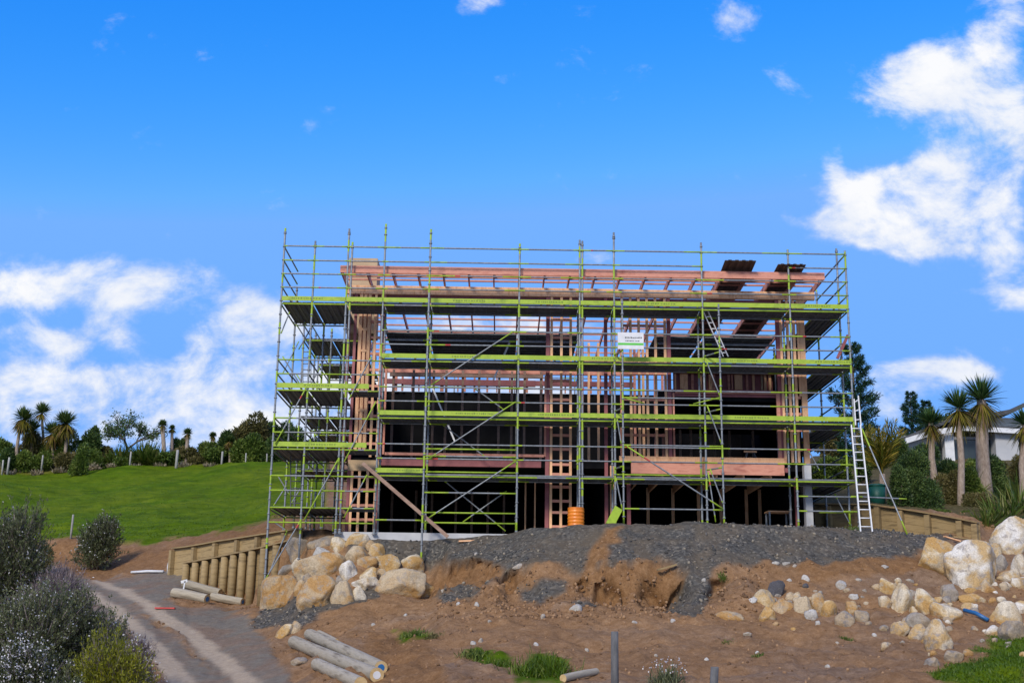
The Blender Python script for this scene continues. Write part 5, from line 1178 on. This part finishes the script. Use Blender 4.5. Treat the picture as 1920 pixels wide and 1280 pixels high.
# weeds
def tuftplant(px, py, w, h, lab, lm='grass', n=320, name='grass_tuft', cat='grass tuft', bloom=False):
    p = hit(px, py); Y = p[1]; s = (DIST+Y)/FPX; w, h = w*s, h*s; t = empty(name, p, lab, cat, 'weeds on the dirt slope')
    xs = RNG.normal(size=n)*w*.24; ys = RNG.normal(size=n)*w*.3; B = np.stack([p[0]+xs, Y+ys, terr(p[0]+xs, Y+ys)-.01], -1)
    d = unit(RNG.normal(size=(n, 3))*np.array([.5, .5, .2])+(0, 0, 1)); V, F = blades(B, d, h*RNG.uniform(.4, 1.2, n), .018, RNG.uniform(.1, .6, n), 3)
    mesh_np('blades', V, F, L[lm], t, rnd=np.repeat(RNG.random(n), 3))
    if bloom:
        k = RNG.choice(n, n//3); V, F = leafquads(B[k]+d[k]*h*.9, rdir(len(k)), .035, .03); mesh_np('blossom', V, F, L['bloom'], t, rnd=RNG.random(len(k)))
tuftplant(1015,1262,92,44,'biggest bright green grass tuft at the bottom middle', n=1100)
tuftplant(890,1230,44,20,'dark green tuft at the left end of a weedy patch', 'mid', 420); tuftplant(932,1248,48,20,'bright green tuft left of the biggest grass tuft', n=500)
tuftplant(772,1192,44,16,'dark weed patch on the dirt right of the grey logs', 'mid', 420); tuftplant(812,1194,34,12,'small olive weed beside the dark weed patch', 'olive', 260)
tuftplant(1250,1278,56,44,'whitish flowering weed at the bottom between the two dark posts', 'manuka', 260, 'weed', 'weed', True)
tuftplant(1355,1084,14,14,'small green weed on the cut bank', 'mid', 120); tuftplant(1362,1204,24,6,'flat green weed on the dirt below the flat slab', 'mid', 120); tuftplant(1422,1230,22,10,'tiny green weed near the short dark post', 'mid', 120)
tuftplant(1590,1200,30,10,'short green weed below the small stack of stones', 'mid', 160); tuftplant(1600,992,26,10,'green weed at the foot of the ladder', 'mid', 140)
# grass
def grassfield(mask, n, h0, h1, w, label, lm='grass'):
    ii, jj = np.nonzero(mask[:-1, :-1]); k = RNG.integers(0, len(ii), n); ii, jj = ii[k], jj[k]; fu, fv = RNG.random(n), RNG.random(n)
    x = XG[ii, jj]*(1-fu)+XG[ii+1, jj]*fu; y = YG[jj]*(1-fv)+YG[jj+1]*fv; B = np.stack([x, y, terr(x, y)-.01], -1)
    d = unit(RNG.normal(size=(n, 3))*np.array([.5, .5, .2])+(0, 0, 1)); V, F = blades(B, d, RNG.uniform(h0, h1, n), w, RNG.uniform(.1, .6, n), 2)
    o = mesh_np('grass', V, F, L[lm], rnd=np.repeat(np.clip(.5+.35*fbm2(x, y, .5, 3, 77)+RNG.normal(size=n)*.12, 0, 1), 2)); props(o, label, 'grass', kind='stuff')
grassfield(grass & (YY < 0) & (UU > 1600) & (UU < 1990), 9000, .05, .16, .014, 'green grass patch at the bottom right corner')
grassfield(grass & (YY > 15) & (UU > -40) & (UU < 560) & (YY < 72), 14000, .03, .08, .05, 'short paddock grass on the left hillside')

for px, py, w, h, Y, lm, lab in ((1822,945,56,78,10.5,'mid','leafy green bush between the slender and the tallest cabbage trunks'),(1868,930,70,80,12,'dark','dark bush right of the thick shaggy trunk'),(1908,925,56,84,12.5,'olive','olive bush under the half cut cabbage tree'),(1778,925,60,70,13,'dark','dark bush behind the slender cabbage tree'),(1735,880,70,60,17,'dark','dark bush below the house corner behind the large rounded shrub')):
    bush(px, py, w, h, Y, lm, 9000, .13, .045, lab, group=gS, lobes=11)
gN = 'bushes in front of the neighbour house'
for px, py, w, h, Y, lm, lab in ((1712,905,70,52,20,'dark','dark bush under the left corner of the neighbour house'),(1775,900,50,36,20,'mid','green bush below the house pillar'),(1830,905,60,46,18,'mid','green bush between the two tall cabbage trunks'),(1872,900,60,44,18,'olive','dry bush in front of the pale house wall'),(1912,905,60,40,17,'mid','green bush at the right edge below the house'),(1690,860,40,60,26,'dark','dark tree hiding the left end of the house roof')):
    bush(px, py, w, h, Y, lm, 6000, .15, .055, lab, group=gN, lobes=9)
# ------------------------------------------------------------------ neighbour house
YH = 30
nh = empty('house', at(1800, 880, YH), 'pale rendered neighbour house with a dark roof behind the cabbage trees on the right', 'house')
def nb(name, p0, p1, q0, q1, y0, y1, mt, par=None):
    a = at(p0, q1, YH); b_ = at(p1, q0, YH); a0 = at(p0, q0, YH); mb = MB(); mb.box(a[0], b_[0], y0, y1, min(a[2], b_[2]), max(a0[2], b_[2])); return mb.build(name, [M[mt]], par or nh)
nb('wall', 1702, 1935, 818, 905, 30.4, 38, 'render')
nb('wall', 1866, 1902, 814, 903, 29.5, 30.38, 'render'); nb('pillar', 1772, 1783, 814, 903, 29.6, 30.1, 'white'); nb('wall', 1700, 1736, 822, 903, 29.8, 30.38, 'render')
for p0, p1, q0, q1 in ((1787,1808,822,878), (1812,1833,822,878), (1838,1862,822,878), (1905,1930,822,880), (1740,1768,824,876)):
    w_ = nb('window', p0, p1, q0, q1, 30.28, 30.39, 'roofdark'); nb('pane', p0+1.5, p1-1.5, q0+2, q1-2, 30.25, 30.275, 'glass', w_)
nb('upper_wall', 1850, 1935, 778, 810, 31, 37, 'cream')
def slab_(name, pts, y0, y1, th, mt):
    mb = MB()
    for (p, q), (p2, q2) in zip(pts[:-1], pts[1:]):
        a, b_ = at(p, q, YH), at(p2, q2, YH); mb.quadbox([(a[0],y0,a[2]-th), (b_[0],y0,b_[2]-th), (b_[0],y1,b_[2]-th), (a[0],y1,a[2]-th), (a[0],y0,a[2]), (b_[0],y0,b_[2]), (b_[0],y1,b_[2]), (a[0],y1,a[2])])
    return mb.build(name, [M[mt]], nh)
slab_('fascia', [(1688,826), (1736,811), (1790,803)], 29.0, 29.15, .32, 'white'); slab_('fascia', [(1790,803), (1850,806), (1935,811)], 29.0, 29.15, .28, 'white')
slab_('roof', [(1688,822), (1745,800), (1800,776), (1850,772)], 29.16, 39, .2, 'roofdark'); slab_('roof', [(1790,797), (1852,802), (1935,806)], 29.16, 31, .15, 'roofdark')
slab_('upper_roof', [(1843,777), (1893,768), (1935,748)], 29.8, 39, .25, 'roofdark')
# ------------------------------------------------------------------ sky, sun
SUN_EL, SUN_AZ = rad(32), rad(202)      # azimuth measured clockwise from +Y
w = bpy.data.worlds.new('World'); scene.world = w; w.use_nodes = True; nt = w.node_tree
bg = nt.nodes['Background']; bg.inputs['Strength'].default_value = .12
sky = nt.nodes.new('ShaderNodeTexSky'); sky.sky_type = 'NISHITA'; sky.sun_disc = False
sky.sun_elevation = SUN_EL; sky.sun_rotation = SUN_AZ; sky.altitude = 100; sky.air_density = 1.0; sky.dust_density = .35; sky.ozone_density = 2.5
hs_ = N(nt, 'ShaderNodeHueSaturation', Saturation=SKY_SAT, Value=SKY_VAL, Hue=SKY_HUE); nt.links.new(sky.outputs[0], hs_.inputs['Color'])
sr_ = nt.nodes.new('ShaderNodeSeparateColor'); nt.links.new(hs_.outputs[0], sr_.inputs[0]); tint = nt.nodes.new('ShaderNodeCombineColor')
for ch, (ref, out, pw, cap) in enumerate(((.98, .15, 3.6, .92), (2.36, 1.43, 1.2, 2.3), (4.6, 4.9, .3, 5.3))):
    nt.links.new(math_(nt, 'MINIMUM', math_(nt, 'MULTIPLY', math_(nt, 'POWER', math_(nt, 'DIVIDE', sr_.outputs[ch], ref), pw), out), cap), tint.inputs[ch])
tc = nt.nodes.new('ShaderNodeTexCoord'); sx = nt.nodes.new('ShaderNodeSeparateXYZ'); nt.links.new(tc.outputs['Generated'], sx.inputs[0])
ay = math_(nt, 'MAXIMUM', math_(nt, 'ABSOLUTE', sx.outputs[1]), .12)
cx = nt.nodes.new('ShaderNodeCombineXYZ'); nt.links.new(math_(nt, 'DIVIDE', sx.outputs[0], ay), cx.inputs[0]); nt.links.new(math_(nt, 'DIVIDE', sx.outputs[2], ay), cx.inputs[1]); P_uv = cx.outputs[0]
def uv(px, py): d = ray(px, py); return d[0]/d[1], d[2]/d[1]
clouds = [ # px, py, rx, ry, rot, amp
 (1650,165,120,80,20,.8),(1760,190,120,105,-30,.9),(1895,180,80,130,0,1.05),(1880,20,75,85,0,.95),(1800,95,90,60,30,.55),
 (1640,360,120,80,10,.95),(1760,380,150,85,0,1.15),(1850,330,120,90,0,.9),(1690,450,120,60,-10,.9),(1890,480,70,110,20,1.0),(1545,300,26,70,0,.42),(1510,425,80,46,0,.7),(1600,420,80,50,0,.6),(1870,540,60,50,0,.6),
 (1380,25,64,66,20,.9),(880,2,60,36,0,.75),(940,150,50,26,0,.48),(850,150,30,20,0,.22),(1455,135,26,26,0,.3),(1080,15,55,22,0,.36),(1120,470,45,28,0,.4),
 (1700,718,130,40,0,.95),(1820,697,90,24,-5,.9),(1660,775,60,30,0,.8),
 (20,535,90,70,0,.95),(200,525,170,46,8,.7),(260,565,110,50,20,.72),(370,500,50,30,0,.4),(430,580,110,60,10,.7),(520,615,130,55,0,.85),(50,632,150,44,8,.8),(450,640,90,44,0,.7),(130,705,160,38,0,.68),(30,720,100,60,0,.7),(260,745,200,50,0,.7),(430,700,110,46,0,.68),(500,780,220,70,0,.9),(380,805,260,60,0,1.0),(100,800,200,60,0,.75),(300,680,120,40,0,.5),(90,640,90,26,-8,.5),(620,720,120,60,0,.75),(760,620,120,40,0,.35),(900,620,160,50,0,.6),(1100,620,160,50,0,.75),(900,740,300,50,0,.8),(1250,600,140,60,0,.55),(250,630,60,30,0,.35)]
acc = None
wn = N(nt, 'ShaderNodeTexNoise', Scale=9., Detail=4., Roughness=.55); nt.links.new(P_uv, wn.inputs['Vector'])
wv = nt.nodes.new('ShaderNodeVectorMath'); wv.operation = 'MULTIPLY_ADD'; nt.links.new(wn.outputs['Color'], wv.inputs[0]); wv.inputs[1].default_value = (.05, .04, 0); 
wo = nt.nodes.new('ShaderNodeVectorMath'); wo.operation = 'ADD'; nt.links.new(P_uv, wo.inputs[0]); wo.inputs[1].default_value = (-.025, -.02, 0); nt.links.new(wo.outputs[0], wv.inputs[2])
for px, py, rx_, ry_, rot, amp in clouds:
    u_c, v_c = uv(px, py); mp = nt.nodes.new('ShaderNodeMapping'); mp.vector_type = 'TEXTURE'
    mp.inputs['Location'].default_value = (u_c, v_c, 0); mp.inputs['Rotation'].default_value = (0, 0, rad(rot)); mp.inputs['Scale'].default_value = (rx_*1.8/FPX, ry_*1.8/FPX, 1)
    nt.links.new(wv.outputs[0], mp.inputs['Vector']); ln = nt.nodes.new('ShaderNodeVectorMath'); ln.operation = 'LENGTH'; nt.links.new(mp.outputs[0], ln.inputs[0])
    mr = N(nt, 'ShaderNodeMapRange', interpolation_type='SMOOTHERSTEP'); nt.links.new(ln.outputs['Value'], mr.inputs['Value'])
    for k_, v_ in (('From Min', 1.), ('From Max', 0.), ('To Min', 0.), ('To Max', amp)): mr.inputs[k_].default_value = v_
    acc = mr.outputs[0] if acc is None else math_(nt, 'ADD', acc, mr.outputs[0])
acc = math_(nt, 'MINIMUM', math_(nt, 'MULTIPLY', acc, 1.2), 1.22)
mp = nt.nodes.new('ShaderNodeMapping'); mp.inputs['Scale'].default_value = (1, 1.35, 1); mp.inputs['Rotation'].default_value = (0, 0, rad(-18)); nt.links.new(P_uv, mp.inputs['Vector'])
f1 = noise(nt, mp.outputs[0], 13, 12, .64, .22); f2 = noise(nt, mp.outputs[0], 5, 4, .5, .2)
fb = math_(nt, 'MULTIPLY_ADD', f1, 1.5, math_(nt, 'MULTIPLY_ADD', f2, .4, -.95))
# away from the picture, unseen cloud cover added as white fill for the facade
back = math_(nt, 'MULTIPLY', math_(nt, 'LESS_THAN', sx.outputs[1], .25), .95)
den = math_(nt, 'ADD', math_(nt, 'ADD', math_(nt, 'MULTIPLY', fb, 2.5), math_(nt, 'MAXIMUM', acc, back)), -.54)
mr = N(nt, 'ShaderNodeMapRange', interpolation_type='SMOOTHSTEP'); nt.links.new(den, mr.inputs['Value']); mr.inputs['From Min'].default_value = -.12; mr.inputs['From Max'].default_value = 1.05
cf = math_(nt, 'MULTIPLY', mr.outputs[0], .97)
f3 = noise(nt, wv.outputs[0], 11, 6, .6, .2)
ccol = ramp(nt, math_(nt, 'ADD', math_(nt, 'MULTIPLY', den, .42), math_(nt, 'MULTIPLY_ADD', f3, 1.1, -.38)), [(.1, tuple(CLOUD*x for x in (.60,.70,.95))), (.40, tuple(CLOUD*x for x in (.84,.89,1.0))), (.75, tuple(CLOUD*x for x in (1.03,1.03,1.04)))])
csc = nt.nodes.new('ShaderNodeVectorMath'); csc.operation = 'SCALE'; csc.inputs['Scale'].default_value = 1/.12; nt.links.new(ccol, csc.inputs[0])
nt.links.new(mix(nt, cf, tint.outputs[0], csc.outputs[0]), bg.inputs['Color'])
sl = bpy.data.lights.new('sun', 'SUN'); sl.energy = SUN_E; sl.angle = rad(SUN_A); sl.color = (1, .92, .80)
so = bpy.data.objects.new('sun', sl); col.objects.link(so)
sd = Vector((math.sin(SUN_AZ)*math.cos(SUN_EL), math.cos(SUN_AZ)*math.cos(SUN_EL), math.sin(SUN_EL)))
so.rotation_euler = sd.to_track_quat('Z', 'Y').to_euler(); so.location = (0, -20, 40)
# ------------------------------------------------------------------ camera and view
cd = bpy.data.cameras.new('camera'); co = bpy.data.objects.new('camera', cd); col.objects.link(co)
from mathutils import Matrix
co.matrix_world = Matrix([[RT[i], UP[i], -FW[i], CAM[i]] for i in range(3)]+[[0, 0, 0, 1]])
cd.sensor_width = 36; cd.sensor_fit = 'HORIZONTAL'; cd.lens = FPX*36/1920; cd.clip_start = .1; cd.clip_end = 3000
scene.camera = co
vs_ = scene.view_settings; vs_.view_transform = 'Standard'; vs_.look = 'None'; vs_.exposure = EXPO; vs_.gamma = 1; vs_.use_curve_mapping = False
scene.render.engine = 'CYCLES'; scene.cycles.max_bounces = 6; scene.cycles.transparent_max_bounces = 8
